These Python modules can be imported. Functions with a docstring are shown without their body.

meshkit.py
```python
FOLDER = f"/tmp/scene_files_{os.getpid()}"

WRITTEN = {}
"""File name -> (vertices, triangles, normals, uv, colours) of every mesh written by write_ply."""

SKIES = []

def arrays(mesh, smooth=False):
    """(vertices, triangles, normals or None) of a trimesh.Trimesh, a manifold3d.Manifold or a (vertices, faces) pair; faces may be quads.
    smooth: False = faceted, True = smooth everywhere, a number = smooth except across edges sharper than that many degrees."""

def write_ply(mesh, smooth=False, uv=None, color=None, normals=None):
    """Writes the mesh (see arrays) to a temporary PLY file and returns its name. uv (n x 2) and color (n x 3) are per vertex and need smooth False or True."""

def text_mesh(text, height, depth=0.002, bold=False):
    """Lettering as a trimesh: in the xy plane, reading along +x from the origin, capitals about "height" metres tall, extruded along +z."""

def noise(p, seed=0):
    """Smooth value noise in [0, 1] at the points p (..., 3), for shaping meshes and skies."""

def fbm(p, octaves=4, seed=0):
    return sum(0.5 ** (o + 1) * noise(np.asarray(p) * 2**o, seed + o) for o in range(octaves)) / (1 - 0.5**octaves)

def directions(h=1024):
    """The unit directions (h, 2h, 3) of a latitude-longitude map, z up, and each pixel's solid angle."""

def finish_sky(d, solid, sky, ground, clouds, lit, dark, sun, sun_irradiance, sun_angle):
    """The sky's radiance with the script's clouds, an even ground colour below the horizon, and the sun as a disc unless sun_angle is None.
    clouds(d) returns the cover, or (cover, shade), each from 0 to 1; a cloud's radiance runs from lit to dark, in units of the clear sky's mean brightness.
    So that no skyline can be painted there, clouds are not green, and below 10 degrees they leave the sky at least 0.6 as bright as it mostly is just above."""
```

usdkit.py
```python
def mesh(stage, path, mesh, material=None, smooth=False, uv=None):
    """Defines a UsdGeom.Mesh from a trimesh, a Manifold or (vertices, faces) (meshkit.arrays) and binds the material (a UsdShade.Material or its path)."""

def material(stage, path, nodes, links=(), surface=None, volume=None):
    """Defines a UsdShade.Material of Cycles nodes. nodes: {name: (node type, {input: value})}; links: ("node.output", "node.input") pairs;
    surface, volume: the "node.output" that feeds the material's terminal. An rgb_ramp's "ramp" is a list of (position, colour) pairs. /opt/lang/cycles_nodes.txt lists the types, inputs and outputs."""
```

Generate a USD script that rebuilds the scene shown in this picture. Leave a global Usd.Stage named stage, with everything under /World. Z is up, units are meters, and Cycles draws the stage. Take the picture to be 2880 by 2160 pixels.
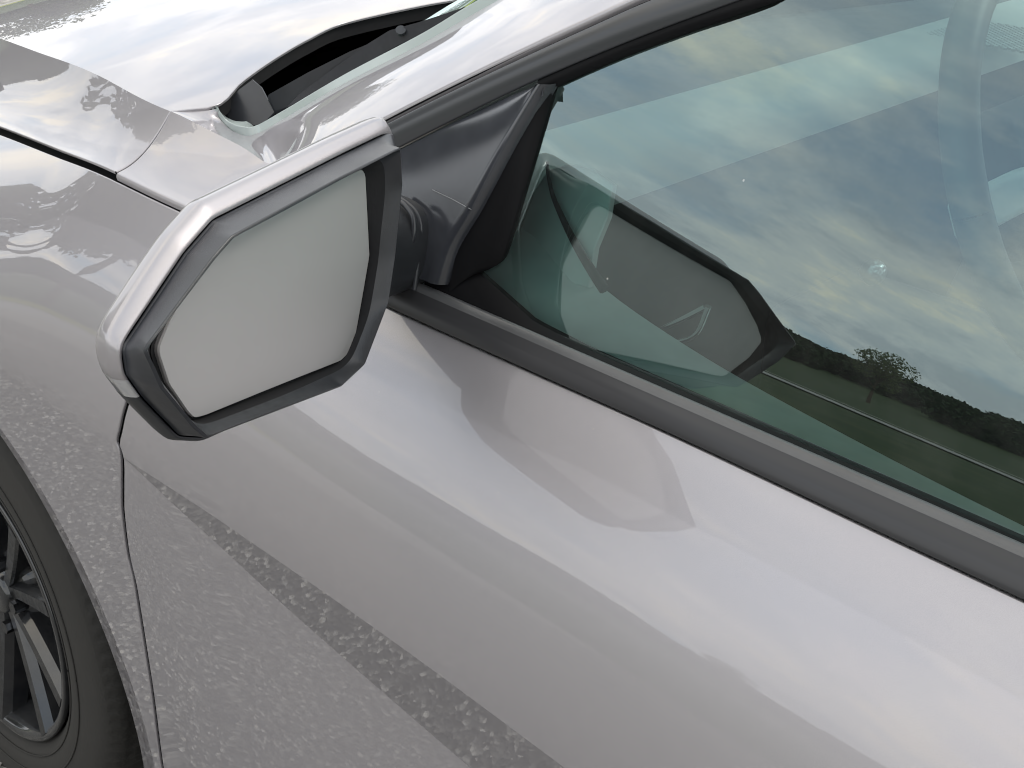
import math, numpy as np, trimesh, usdkit, meshkit
from pxr import Usd, UsdGeom, UsdLux, UsdShade, Gf, Vt, Sdf
from scipy.interpolate import PchipInterpolator, CubicSpline
from shapely.geometry import Polygon, Point
from shapely import affinity

EXPOSURE, SKY_S, SUN_I, CLOUD = 0.36, 0.135, 0.26, 10.0
stage = Usd.Stage.CreateInMemory()
UsdGeom.SetStageUpAxis(stage, 'Z'); UsdGeom.SetStageMetersPerUnit(stage, 1.0)
UsdGeom.Xform.Define(stage, '/World'); UsdGeom.Scope.Define(stage, '/World/Looks')
# x runs towards the car's nose, y towards its left side (the side we stand on), z up; the front axle is near x = 0

# ---------------------------------------------------------------- camera, sky, sun, exposure
CAM = (-1.4547, 1.3929, 1.3583); YAW, PITCH, ROLL, FPX = 0.798492, 0.487518, 0.0201238, 3514.145
F = np.array([math.cos(YAW)*math.cos(PITCH), -math.sin(YAW)*math.cos(PITCH), -math.sin(PITCH)])
R_ = np.cross(F, [0, 0, 1.]); R_ /= np.linalg.norm(R_); U_ = np.cross(R_, F)
R_, U_ = R_*math.cos(ROLL)+U_*math.sin(ROLL), -R_*math.sin(ROLL)+U_*math.cos(ROLL)
cam = UsdGeom.Camera.Define(stage, '/World/camera')
cam.CreateHorizontalApertureAttr(36.0); cam.CreateVerticalApertureAttr(27.0)
cam.CreateFocalLengthAttr(36.0*FPX/2880); cam.CreateClippingRangeAttr(Gf.Vec2f(.02, 5000))
cam.CreateFStopAttr(0.0)
cam.CreateExposureAttr(EXPOSURE)
cam.AddTransformOp().Set(Gf.Matrix4d(*R_, 0, *U_, 0, *(-F), 0, *CAM, 1))

SUN_EL, SUN_AZ = math.radians(42), math.radians(215)     # azimuth of the direction towards the sun, atan2(x, y)
sd = np.array([math.cos(SUN_EL)*math.sin(SUN_AZ), math.cos(SUN_EL)*math.cos(SUN_AZ), math.sin(SUN_EL)])
sun = UsdLux.DistantLight.Define(stage, '/World/sun')
sun.CreateNormalizeAttr(True); sun.CreateIntensityAttr(SUN_I); sun.CreateAngleAttr(16.0); sun.CreateColorAttr(Gf.Vec3f(1.0, .95, .88))
zz = sd; xx = np.cross([0, 0, 1.], zz); xx /= np.linalg.norm(xx); yy = np.cross(zz, xx)
sun.AddTransformOp().Set(Gf.Matrix4d(*xx, 0, *yy, 0, *zz, 0, 0, 0, 50, 1))

# broken cloud over a pale blue sky: the clouds lie on a flat layer, so they shrink towards the horizon
C1 = CLOUD
sky_m = usdkit.material(stage, '/World/Looks/sky', {
    'tc': ('texture_coordinate', {}),
    'sp': ('separate_xyz', {}), 'zc': ('math', {'math_type': 'maximum', 'value2': 0.0}), 'za': ('math', {'math_type': 'add', 'value2': .22}),
    'dx': ('math', {'math_type': 'divide'}), 'dy': ('math', {'math_type': 'divide'}), 'cv': ('combine_xyz', {'z': 3.7}),
    'mp': ('mapping', {'location': (.3, .9, 0), 'rotation': (0, 0, .5), 'scale': (1.0, .72, 1)}),
    'n1': ('noise_texture', {'scale': 1.6, 'detail': 10, 'roughness': .60, 'distortion': .35}),
    'cov': ('rgb_ramp', {'ramp': [(0, (0, 0, 0)), (.33, (.0, .0, .0)), (.48, (1, 1, 1)), (1, (1, 1, 1))]}),
    'mp2': ('mapping', {'location': (5.1, 2.2, 1.3), 'rotation': (0, 0, .5), 'scale': (1.15, .8, 1)}),
    'n2': ('noise_texture', {'scale': 2.1, 'detail': 10, 'roughness': .64, 'distortion': .3}),
    'shade': ('rgb_ramp', {'ramp': [(0, (C1*.68, C1*.72, C1*.77)), (.41, (C1*.76, C1*.80, C1*.85)), (.49, (C1*.95, C1*.97, C1*.99)), (.55, (C1*1.05, C1*1.05, C1*1.03)), (.62, (C1*1.35, C1*1.25, C1*1.06)), (1, (C1*1.45, C1*1.32, C1*1.08))]}),
    'st': ('sky_texture', {'sky_type': 'single_scattering', 'sun_disc': False, 'sun_elevation': SUN_EL, 'sun_rotation': SUN_AZ, 'altitude': 200, 'aerosol_density': 1.6}),
    'sk': ('mix_color', {'blend_type': 'mix', 'fac': .55, 'b': (C1*.76, C1*.92, C1*1.08)}),
    'mx': ('mix_color', {'blend_type': 'mix'}), 'bg': ('background_shader', {'strength': SKY_S})},
    [('tc.generated', 'sp.vector'), ('sp.z', 'zc.value1'), ('zc.value', 'za.value1'), ('sp.x', 'dx.value1'), ('za.value', 'dx.value2'), ('sp.y', 'dy.value1'), ('za.value', 'dy.value2'),
     ('dx.value', 'cv.x'), ('dy.value', 'cv.y'), ('cv.vector', 'mp.vector'), ('cv.vector', 'mp2.vector'), ('mp.vector', 'n1.vector'), ('mp2.vector', 'n2.vector'),
     ('n1.fac', 'cov.fac'), ('n2.fac', 'shade.fac'), ('st.color', 'sk.a'), ('sk.result', 'mx.a'), ('shade.color', 'mx.b'), ('cov.color', 'mx.fac'), ('mx.result', 'bg.color')],
    surface='bg.background')
dome = UsdLux.DomeLight.Define(stage, '/World/sky')
dome.GetPrim().SetCustomDataByKey('kind', 'structure')
UsdShade.MaterialBindingAPI.Apply(dome.GetPrim()).Bind(sky_m)

PAINT_COL = (.308, .293, .304); COAT_IOR = 1.56
def spl(xs,ys):
    o=np.argsort(xs); xs=np.array(xs,float)[o]; ys=np.array(ys,float)[o]
    f=PchipInterpolator(xs,ys)
    s0,s1=f.derivative()(xs[0]),f.derivative()(xs[-1])
    def g(x):
        x=np.asarray(x,float); y=f(np.clip(x,xs[0],xs[-1]))
        return y+np.where(x<xs[0],(x-xs[0])*s0,0)+np.where(x>xs[-1],(x-xs[-1])*s1,0)
    return g
# upper edge of the body side (fender/hood gap in front, tucked under the belt moulding behind)
EX=[.60,.32,.066,-.154,-.318,-.42,-.50,-.60,-.70,-.754,-.919,-1.053,-1.282,-1.70]
EY=[.665,.716,.756,.789,.811,.8165,.8175,.818,.818,.818,.821,.824,.830,.836]
EZ=[.795,.858,.896,.925,.9445,.9475,.9485,.9485,.948,.948,.952,.956,.9590,.967]
edge_y=spl(EX,EY); edge_z=spl(EX,EZ)
def y3(x): x=np.asarray(x,float); return .910-.13*np.clip(x-.1,0,None)**2+.015*np.clip((-.6-x)/.6,0,1.6)
z3=spl([.6,-.2,-.44,-.55,-.68,-.80,-.93,-1.10,-1.7],[.714,.714,.715,.720,.7275,.734,.7385,.7405,.748])
z2=spl([.6,-.2,-.44,-.55,-.70,-.92,-1.1,-1.7],[.714,.714,.715,.688,.656,.629,.615,.575])
def side(x,z,part=None):
    """y of the body side. part: 'up','band','low' or None (by z)"""
    x=np.asarray(x,float); z=np.asarray(z,float); x,z=np.broadcast_arrays(x,z)
    Y3=y3(x);Z3=z3(x);Z2=np.minimum(z2(x),Z3);ye=edge_y(x);ze=edge_z(x)
    w=np.clip((Z3-Z2)/.115,0,1); a=.10*w; t=z-Z3; T=ze-Z3
    b=(Y3-ye-a*T)/T**2
    up=Y3-a*t-b*t*t
    bs=.26
    band=Y3-bs*(Z3-z)
    Y2=Y3-bs*(Z3-Z2); d=Z2-z
    low=Y2+.10*w*d-.055*d*d
    if part=='up': return up
    if part=='band': return band
    if part=='low': return low
    return np.where(z>=Z3,up,np.where(z>=Z2,band,low))

def glass_y(x,z,off=0.):
    t=np.asarray(z,float)-.976
    return .80-.033*(np.asarray(x,float)+1.03)-.28*t-.35*t*t+off*1.07
# measured lines of the car, in metres
T={"strip_top":[[-0.6997,0.7674,1.0725],[-0.7743,0.7543,1.1153],[-0.8304,0.7441,1.1463],[-0.8814,0.7346,1.1738],[-0.9274,0.7258,1.198]],"strip_low":[[-0.7201,0.7708,1.0615],[-0.7804,0.7601,1.0974],[-0.8341,0.7502,1.1283],[-0.8986,0.7386,1.1629],[-0.9549,0.7287,1.1908]],"glass_top":[[-0.8588,0.7428,1.1304],[-0.9074,0.7336,1.1575],[-0.9536,0.7256,1.1804],[-1.0169,0.7149,1.2099]],"glass_left":[[-0.8588,0.7428,1.1304],[-0.8581,0.7563,1.0944],[-0.8558,0.7708,1.0524],[-0.8517,0.784,1.0105],[-0.8286,0.789,0.9912]],"glass_bottom":[[-0.8286,0.789,0.9912],[-0.8614,0.7931,0.9807],[-0.8933,0.7957,0.9751],[-0.9473,0.7982,0.9726],[-1.0329,0.8004,0.9751],[-1.1617,0.8042,0.9767],[-1.2665,0.807,0.9788]],"sail_right":[[-0.8561,0.7544,1.1333],[-0.8393,0.7698,1.0908],[-0.8201,0.787,1.0386],[-0.8034,0.7984,1.0001],[-0.8042,0.8067,0.9711]],"gasket1":[[-0.7558,0.8059,1.0331],[-0.7621,0.806,1.0334],[-0.7716,0.8073,1.0306],[-0.7788,0.809,1.0259],[-0.7825,0.8125,1.015],[-0.7818,0.8149,1.0068],[-0.7759,0.8192,0.9918],[-0.7683,0.8219,0.9814]],"gasket2":[[-0.7433,0.7953,1.0316],[-0.7502,0.7958,1.0307],[-0.769,0.7979,1.0261],[-0.7782,0.8012,1.0166],[-0.7807,0.8051,1.0039],[-0.7831,0.8105,0.9856],[-0.7845,0.8147,0.971]],"seam":[[-0.7747,0.786,1.0421],[-0.7974,0.7871,1.041],[-0.8202,0.7885,1.039]],"ws_edge":[[-0.353,0.7069,1.0031],[-0.3534,0.7041,0.9948],[-0.3565,0.6998,0.9865],[-0.3637,0.6942,0.9791],[-0.3777,0.6871,0.9755],[-0.39,0.6798,0.9802],[-0.4283,0.6742,1.0022],[-0.5083,0.6625,1.0495],[-0.6141,0.6471,1.1067],[-0.6927,0.6357,1.1522]],"opening":[[-0.353,0.703,1.0038],[-0.354,0.7001,0.996],[-0.3576,0.6956,0.9885],[-0.3672,0.6894,0.9842],[-0.3765,0.6828,0.9835],[-0.3833,0.6762,0.9866],[-0.4234,0.6701,1.0094],[-0.5029,0.6578,1.0565],[-0.608,0.6416,1.1142],[-0.6637,0.633,1.1476]],"crest":[[0.0999,0.68,0.9777],[-0.1343,0.7163,0.9964],[-0.3338,0.7472,1.0036]],"crest2":[[-0.323,0.741,1.0001],[-0.414,0.741,0.9945],[-0.5055,0.741,0.9883]]}
PLUG = [[-0.2945, 0.6579, 0.975], [-0.2575, 0.6293, 0.975], [-0.2183, 0.5892, 0.975], [-0.1882, 0.5481, 0.975], [-0.2258, 0.5611, 0.975], [-0.3233, 0.6126, 0.975], [-0.3537, 0.6495, 0.975], [-0.35, 0.6698, 0.975], [-0.3229, 0.6678, 0.975]]
ARM1 = [[-0.4005, 0.6541, 1.002], [-0.4224, 0.6506, 1.0215], [-0.4755, 0.6421, 1.0583], [-0.5138, 0.6359, 1.0843], [-0.5447, 0.6309, 1.1029], [-0.5844, 0.6246, 1.1169], [-0.6335, 0.6167, 1.1361], [-0.6076, 0.6209, 1.1163], [-0.5548, 0.6293, 1.0904], [-0.494, 0.6391, 1.055], [-0.4465, 0.6467, 1.0271]]
NUT = [-0.5597, 0.6305, 1.104]
ARM2 = [[-0.3575, 0.6438, 1.0065], [-0.4165, 0.6339, 1.0396], [-0.4761, 0.624, 1.0704], [-0.519, 0.6168, 1.0899], [-0.495, 0.6208, 1.0781], [-0.4522, 0.628, 1.0497], [-0.3847, 0.6392, 0.9982], [-0.3653, 0.6425, 0.9902]]
TRIM = [[-0.7758, 0.7, 1.0023], [-0.8042, 0.715, 1.0047], [-0.8706, 0.715, 0.9821], [-0.9172, 0.715, 0.9678], [-1.0085, 0.715, 0.9502], [-1.0681, 0.715, 0.9428], [-1.235, 0.715, 0.928]]
SAILIN = [[-0.7899, 0.7297, 0.9694], [-0.7966, 0.7209, 1.0011], [-0.8103, 0.7117, 1.0322], [-0.8193, 0.7059, 1.0511], [-0.8392, 0.7035, 1.0599], [-0.861, 0.7037, 1.0616], [-0.8857, 0.7064, 1.0559], [-0.889, 0.714, 1.0331], [-0.8844, 0.7214, 1.0088], [-0.8876, 0.7299, 0.9803]]
SEAMIN = [[-0.8254, 0.7135, 1.0608], [-0.8379, 0.7204, 1.0414], [-0.8538, 0.7255, 1.0269], [-0.8717, 0.7304, 1.0132], [-0.8967, 0.736, 0.9971], [-0.9109, 0.7389, 0.989]]
SAILDK = [[-0.8133, 0.6995, 1.0534], [-0.8399, 0.6966, 1.0648], [-0.8976, 0.7043, 1.0475], [-0.92, 0.7247, 0.9834], [-0.8789, 0.7209, 0.992], [-0.8514, 0.7141, 1.0118], [-0.8268, 0.7068, 1.0324]]
HANDLE = [[[-0.9224, 0.68, 0.9419], [-0.9411, 0.68, 0.9569], [-0.9611, 0.68, 0.974]], [[-0.938, 0.68, 0.9361], [-0.9554, 0.68, 0.9504], [-0.9617, 0.68, 0.9689], [-0.9634, 0.68, 0.9747]], [[-0.8844, 0.68, 1.0011], [-0.8944, 0.68, 1.0099], [-0.9042, 0.68, 1.0179]]]
KNOB = [-0.735, -0.0106, 0.7344]
GRILLE = [-0.6618, -0.2716, 1.0]
PLUG = [[-0.3135, 0.6699, 0.9813], [-0.3072, 0.661, 0.9909], [-0.3069, 0.6467, 1.0025], [-0.3126, 0.6311, 1.0127], [-0.3282, 0.6304, 1.007], [-0.3606, 0.6384, 0.9876], [-0.3588, 0.6529, 0.9768], [-0.3435, 0.6656, 0.9728], [-0.3263, 0.6699, 0.9761]]
PLUG = [[-0.3199, 0.674, 0.9834], [-0.3179, 0.6679, 0.9943], [-0.3222, 0.6567, 1.0072], [-0.3315, 0.6437, 1.0184], [-0.3436, 0.6408, 1.0118], [-0.3661, 0.6422, 0.9895], [-0.3602, 0.6539, 0.9773], [-0.3444, 0.6662, 0.9731], [-0.3297, 0.6721, 0.9773]]
STEER = [-1.07, .315, 1.03]

# ---------------------------------------------------------------- helpers
W = '/World/'; L = '/World/Looks/'
def nrm(a): return a/np.maximum(np.linalg.norm(a, axis=-1, keepdims=True), 1e-12)
class Buf:
    """collects triangles with their own normals; emit() makes them ONE mesh"""
    def __init__(s): s.v, s.f, s.n, s.k = [], [], [], 0
    def add(s, v, f, n):
        s.v.append(np.asarray(v, float)); s.n.append(np.asarray(n, float)); s.f.append(np.asarray(f, int)+s.k); s.k += len(v); return s
    def tm(s, mesh, smooth=35):
        v, f, n = meshkit.arrays(mesh, smooth)
        if n is not None and False: pass
        if n is None:
            t = v[f].reshape(-1, 3); f = np.arange(len(t)).reshape(-1, 3); g = nrm(np.cross(t[1::3]-t[0::3], t[2::3]-t[0::3])); v, n = t, np.repeat(g, 3, 0)
        return s.add(v, f, n)
    def emit(s, path, mat):
        v, f, n = np.vstack(s.v), np.vstack(s.f), nrm(np.vstack(s.n))
        g = np.cross(v[f[:, 1]]-v[f[:, 0]], v[f[:, 2]]-v[f[:, 0]]); f = f[np.linalg.norm(g, axis=1) > 1e-14]
        g = np.cross(v[f[:, 1]]-v[f[:, 0]], v[f[:, 2]]-v[f[:, 0]]); back = np.sum(g*n[f].sum(1), 1) < 0; f[back] = f[back][:, ::-1]
        used, f = np.unique(f, return_inverse=True); f = f.reshape(-1, 3); v, n = v[used], n[used]
        m = UsdGeom.Mesh.Define(stage, W+path)
        m.CreatePointsAttr(Vt.Vec3fArray.FromNumpy(v.astype(np.float32)))
        m.CreateFaceVertexCountsAttr(Vt.IntArray.FromNumpy(np.full(len(f), 3, np.int32)))
        m.CreateFaceVertexIndicesAttr(Vt.IntArray.FromNumpy(f.astype(np.int32).ravel()))
        m.CreateSubdivisionSchemeAttr('none')
        m.CreateNormalsAttr(Vt.Vec3fArray.FromNumpy(n.astype(np.float32))); m.SetNormalsInterpolation('vertex')
        UsdShade.MaterialBindingAPI.Apply(m.GetPrim()).Bind(UsdShade.Material.Get(stage, L+mat))
        return m.GetPrim()
def gridfaces(n, m):
    i, j = np.meshgrid(np.arange(n-1), np.arange(m-1), indexing='ij'); a = (i*m+j).ravel()
    return np.vstack([np.stack([a, a+m, a+m+1], 1), np.stack([a, a+m+1, a+1], 1)])
def sheet(buf, P, ref, edges='', r=.0016, depth=.012, closed=False, hard=()):
    """a smooth grid P[n, m, 3] facing ref; each edge named in edges (0 first row, 1 last row, 2 first column, 3 last column) is rounded with radius r and turned in by depth"""
    P = np.asarray(P, float); n, m = P.shape[:2]
    if closed:
        Q = np.concatenate([P[:, -3:-1], P, P[:, 1:3]], 1); N = np.cross(np.gradient(Q, axis=0), np.gradient(Q, axis=1))[:, 2:-2]
    else: N = np.cross(np.gradient(P, axis=0), np.gradient(P, axis=1))
    N = nrm(N)
    if callable(ref): sgn = np.sign(np.sum(N*ref(P)))
    else: sgn = np.sign(np.sum(N@np.asarray(ref, float)))
    N = N*(sgn if sgn else 1)
    buf.add(P.reshape(-1, 3), gridfaces(n, m), N.reshape(-1, 3))
    for e in edges:
        B, I, NB = {'0': (P[0], P[1], N[0]), '1': (P[-1], P[-2], N[-1]), '2': (P[:, 0], P[:, 1], N[:, 0]), '3': (P[:, -1], P[:, -2], N[:, -1])}[e]
        tan = nrm(np.gradient(B, axis=0)); T = B-I; T = T-(T*tan).sum(-1, keepdims=True)*tan; T = T-(T*NB).sum(-1, keepdims=True)*NB; T = nrm(T)
        rows, nn = [], []
        for ph in np.linspace(0, math.pi/2, 5):
            rows.append(B-NB*r+r*(NB*math.cos(ph)+T*math.sin(ph))); nn.append(NB*math.cos(ph)+T*math.sin(ph))
        rows.append(B-NB*depth+r*T); nn.append(T)
        buf.add(np.vstack(rows), gridfaces(len(rows), len(B)), np.vstack(nn))
    return buf
def curve(pts, k=None, n=60, kind='pchip'):
    """a smooth curve through points, n samples, by chord length"""
    p = np.asarray(pts, float); d = np.concatenate([[0], np.cumsum(np.linalg.norm(np.diff(p, axis=0), axis=1))])
    f = PchipInterpolator(d, p) if kind == 'pchip' else (CubicSpline(d, p) if kind == 'cubic' else (lambda t: np.stack([np.interp(t, d, p[:, c]) for c in range(p.shape[1])], -1)))
    return f(np.linspace(0, d[-1], n))
def byx(pts, kind='pchip'):
    """(y, z) of a line of points as a function of x"""
    p = np.asarray(pts, float); o = np.argsort(p[:, 0]); p = p[o]
    f = PchipInterpolator(p[:, 0], p[:, 1:], extrapolate=False); s0, s1 = (p[1]-p[0])/(p[1, 0]-p[0, 0]), (p[-1]-p[-2])/(p[-1, 0]-p[-2, 0])
    def g(x):
        x = np.asarray(x, float); y = f(np.clip(x, p[0, 0], p[-1, 0]))
        lo, hi = np.minimum(x-p[0, 0], 0)[..., None], np.maximum(x-p[-1, 0], 0)[..., None]
        return np.concatenate([x[..., None], y+lo*s0[1:]+hi*s1[1:]], -1)
    return g
def ruled(A, B, n, bulge=0, ref=None):
    """n rows from curve A to curve B, bowed towards ref by bulge"""
    t = np.linspace(0, 1, n)[:, None, None]; P = A[None]*(1-t)+B[None]*t
    if bulge: P = P+4*t*(1-t)*bulge*np.asarray(ref, float)
    return P
def tube(buf, pts, rad, sides=10, caps=True):
    p = np.asarray(pts, float); t = nrm(np.gradient(p, axis=0)); a = np.cross(t, [0, 0, 1.]); a = np.where(np.linalg.norm(a, axis=-1, keepdims=True) < .05, np.cross(t, [1., 0, 0]), a); a = nrm(a); b = np.cross(t, a)
    an = np.linspace(0, 2*math.pi, sides+1); rad = np.broadcast_to(rad, (len(p),))
    d = np.cos(an)[None, :, None]*a[:, None]+np.sin(an)[None, :, None]*b[:, None]; v = p[:, None]+rad[:, None, None]*d
    buf.add(v.reshape(-1, 3), gridfaces(len(p), sides+1), d.reshape(-1, 3))
    if caps:
        for i, s in ((0, -1), (-1, 1)):
            buf.add(np.vstack([v[i], p[i][None]]), np.array([[k, k+1, sides+1] for k in range(sides)]), np.repeat(t[i][None]*s, sides+2, 0))
    return buf
def rbox(size, r=.004, seg=2):
    """a box with rounded edges"""
    import manifold3d as m3
    s = np.array(size, float)/2-r; c = m3.Manifold.sphere(r, 8*seg)
    return m3.Manifold.batch_hull([c.translate([a*s[0], b*s[1], d*s[2]]) for a in (-1, 1) for b in (-1, 1) for d in (-1, 1)])
def tmesh(m):
    q = m.to_mesh(); return trimesh.Trimesh(np.array(q.vert_properties[:, :3], float), np.array(q.tri_verts), process=False)
def extrude(pts2, depth):
    return trimesh.creation.extrude_polygon(Polygon(pts2), depth, engine='earcut')
def xform(name, label=None, cat=None, group=None, kind=None, t=None, rz=None):
    x = UsdGeom.Xform.Define(stage, W+name)
    if t is not None: x.AddTranslateOp().Set(Gf.Vec3d(*map(float, t)))
    if rz is not None: x.AddRotateZOp().Set(float(rz))
    tag(x.GetPrim(), label, cat, group, kind); return x.GetPrim()
def tag(p, label=None, cat=None, group=None, kind=None):
    for k, v in (('label', label), ('category', cat), ('group', group), ('kind', kind)):
        if v: p.SetCustomDataByKey(k, v)
    return p

# ---------------------------------------------------------------- materials
def mat(name, nodes, links=(), surface='p.BSDF', **k): return usdkit.material(stage, L+name, nodes, links, surface=surface, **k)
def plain(name, col, rough, metal=0., spec=.5, **k):
    d = {'base_color': col, 'roughness': rough, 'metallic': metal, 'specular_ior_level': spec}; d.update(k)
    mat(name, {'p': ('principled_bsdf', d)})
def grained(name, col, rough, scale, depth, var=.25, spec=.5, metal=0.):
    """moulded plastic or rubber: a fine leather-like grain"""
    mat(name, {'g': ('texture_coordinate', {}), 'n': ('noise_texture', {'scale': scale, 'detail': 3, 'roughness': .6}), 'n2': ('noise_texture', {'scale': scale*.02, 'detail': 4}),
               'r': ('rgb_ramp', {'ramp': [(.3, tuple(c*(1-var) for c in col)), (.7, tuple(c*(1+var) for c in col))]}),
               'rr': ('map_range', {'from_min': .3, 'from_max': .7, 'to_min': rough*.85, 'to_max': rough*1.15}),
               'b': ('bump', {'strength': .5, 'distance': depth}), 'p': ('principled_bsdf', {'roughness': rough, 'specular_ior_level': spec, 'metallic': metal})},
        [('g.object', 'n.vector'), ('g.object', 'n2.vector'), ('n2.fac', 'r.fac'), ('n2.fac', 'rr.value'), ('rr.result', 'p.roughness'), ('r.color', 'p.base_color'), ('n.fac', 'b.height'), ('b.normal', 'p.normal')])

PAINT = PAINT_COL
# metallic paint: fine flakes under a clear coat with a trace of orange peel
mat('paint', {'g': ('texture_coordinate', {}), 'fl': ('noise_texture', {'scale': 2600, 'detail': 1, 'roughness': .5}),
              'fr': ('rgb_ramp', {'ramp': [(.25, tuple(c*.90 for c in PAINT)), (.75, tuple(c*1.10 for c in PAINT))]}),
              'op': ('noise_texture', {'scale': 55, 'detail': 2}), 'b': ('bump', {'strength': .03, 'distance': .0002}),
              'sv': ('voronoi_texture', {'scale': 75}), 'sc': ('separate_color', {}), 's1': ('math', {'math_type': 'less_than', 'value2': .05}), 's2': ('math', {'math_type': 'greater_than', 'value2': .90}), 's3': ('math', {'math_type': 'multiply'}), 's4': ('math', {'math_type': 'multiply', 'value2': .45}), 'sm': ('mix_color', {'b': (.42, .40, .37)}),
              'du': ('noise_texture', {'scale': 9, 'detail': 7, 'roughness': .7}), 'dr': ('map_range', {'from_min': .35, 'from_max': .75, 'to_min': .002, 'to_max': .016}),
              'p': ('principled_bsdf', {'metallic': .78, 'roughness': .42, 'coat_weight': 1.0, 'coat_roughness': .012, 'coat_ior': COAT_IOR, 'specular_ior_level': .5, 'specular_tint': (.5, .5, .52)})},
    [('g.object', 'du.vector'), ('du.fac', 'dr.value'), ('dr.result', 'p.coat_roughness'), ('g.object', 'fl.vector'), ('g.object', 'op.vector'), ('fl.fac', 'fr.fac'), ('g.object', 'sv.vector'), ('sv.color', 'sc.color'), ('sv.distance', 's1.value1'), ('sc.r', 's2.value1'), ('s1.value', 's3.value1'), ('s2.value', 's3.value2'), ('s3.value', 's4.value1'), ('s4.value', 'sm.fac'), ('fr.color', 'sm.a'), ('sm.result', 'p.base_color'), ('op.fac', 'b.height'), ('b.normal', 'p.coat_normal')])
grained('black_plastic', (.012, .013, .015), .40, 1400, .00025, .15)
grained('satin_plastic', (.018, .019, .022), .26, 1800, .00012, .12)
plain('gloss_black', (.018, .019, .021), .12)
plain('frame_black', (.022, .023, .025), .24, spec=.5)
plain('moulding_black', (.020, .020, .0215), .33, spec=.4)
grained('rubber', (.0035, .0035, .004), .5, 500, .0002, .2, .10)
grained('bezel_plastic', (.011, .012, .0145), .32, 1400, .00022, .15, .55)
plain('trim_sky_sheen', (.30, .34, .33), .12, spec=.9)  # pale base colour stands in for the sky reflected in the windscreen trim
grained('panel_plastic', (.016, .017, .020), .15, 1800, .00006, .12, .8)
grained('lip_highlight', (.050, .051, .053), .30, 900, .0002, .2, .6)  # lighter than the moulding: the ridge highlight is put into the colour
plain('wheel_grey', (.09, .094, .094), .5)
grained('dark_inside', (.012, .012, .013), .8, 300, .0003, .2, .2)
grained('trim_grey', (.60, .62, .615), .55, 900, .0003, .12, .4)
grained('dash_grey', (.26, .275, .27), .60, 700, .0003, .08, .35)
grained('dash_dark', (.014, .015, .016), .60, 700, .0003, .2, .35)
plain('mirror_film', (.49, .47, .466), .55, metal=.9)
plain('chrome', (.75, .77, .78), .12, metal=1.)
plain('lens', (.70, .70, .72), .06, transmission_weight=.75)
plain('tarnish', (.26, .27, .28), .3, metal=1.)
grained('tyre_rubber', (.016, .015, .0135), .70, 260, .0006, .25, .35)
mat('rim_paint', {'g': ('texture_coordinate', {}), 'n': ('noise_texture', {'scale': 14, 'detail': 5, 'roughness': .65}), 'r': ('rgb_ramp', {'ramp': [(.35, (.010, .0105, .012)), (.75, (.03, .03, .03))]}),
    'p': ('principled_bsdf', {'metallic': .5, 'roughness': .22, 'coat_weight': .8, 'coat_roughness': .06})}, [('g.object', 'n.vector'), ('n.fac', 'r.fac'), ('r.color', 'p.base_color')])
mat('rim_machined', {'g': ('texture_coordinate', {}), 'n': ('noise_texture', {'scale': 30, 'detail': 4}), 'r': ('map_range', {'from_min': .3, 'from_max': .7, 'to_min': .16, 'to_max': .30}),
    'p': ('principled_bsdf', {'base_color': (.13, .135, .145), 'metallic': 1., 'roughness': .2})}, [('g.object', 'n.vector'), ('n.fac', 'r.value'), ('r.result', 'p.roughness')])
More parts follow.
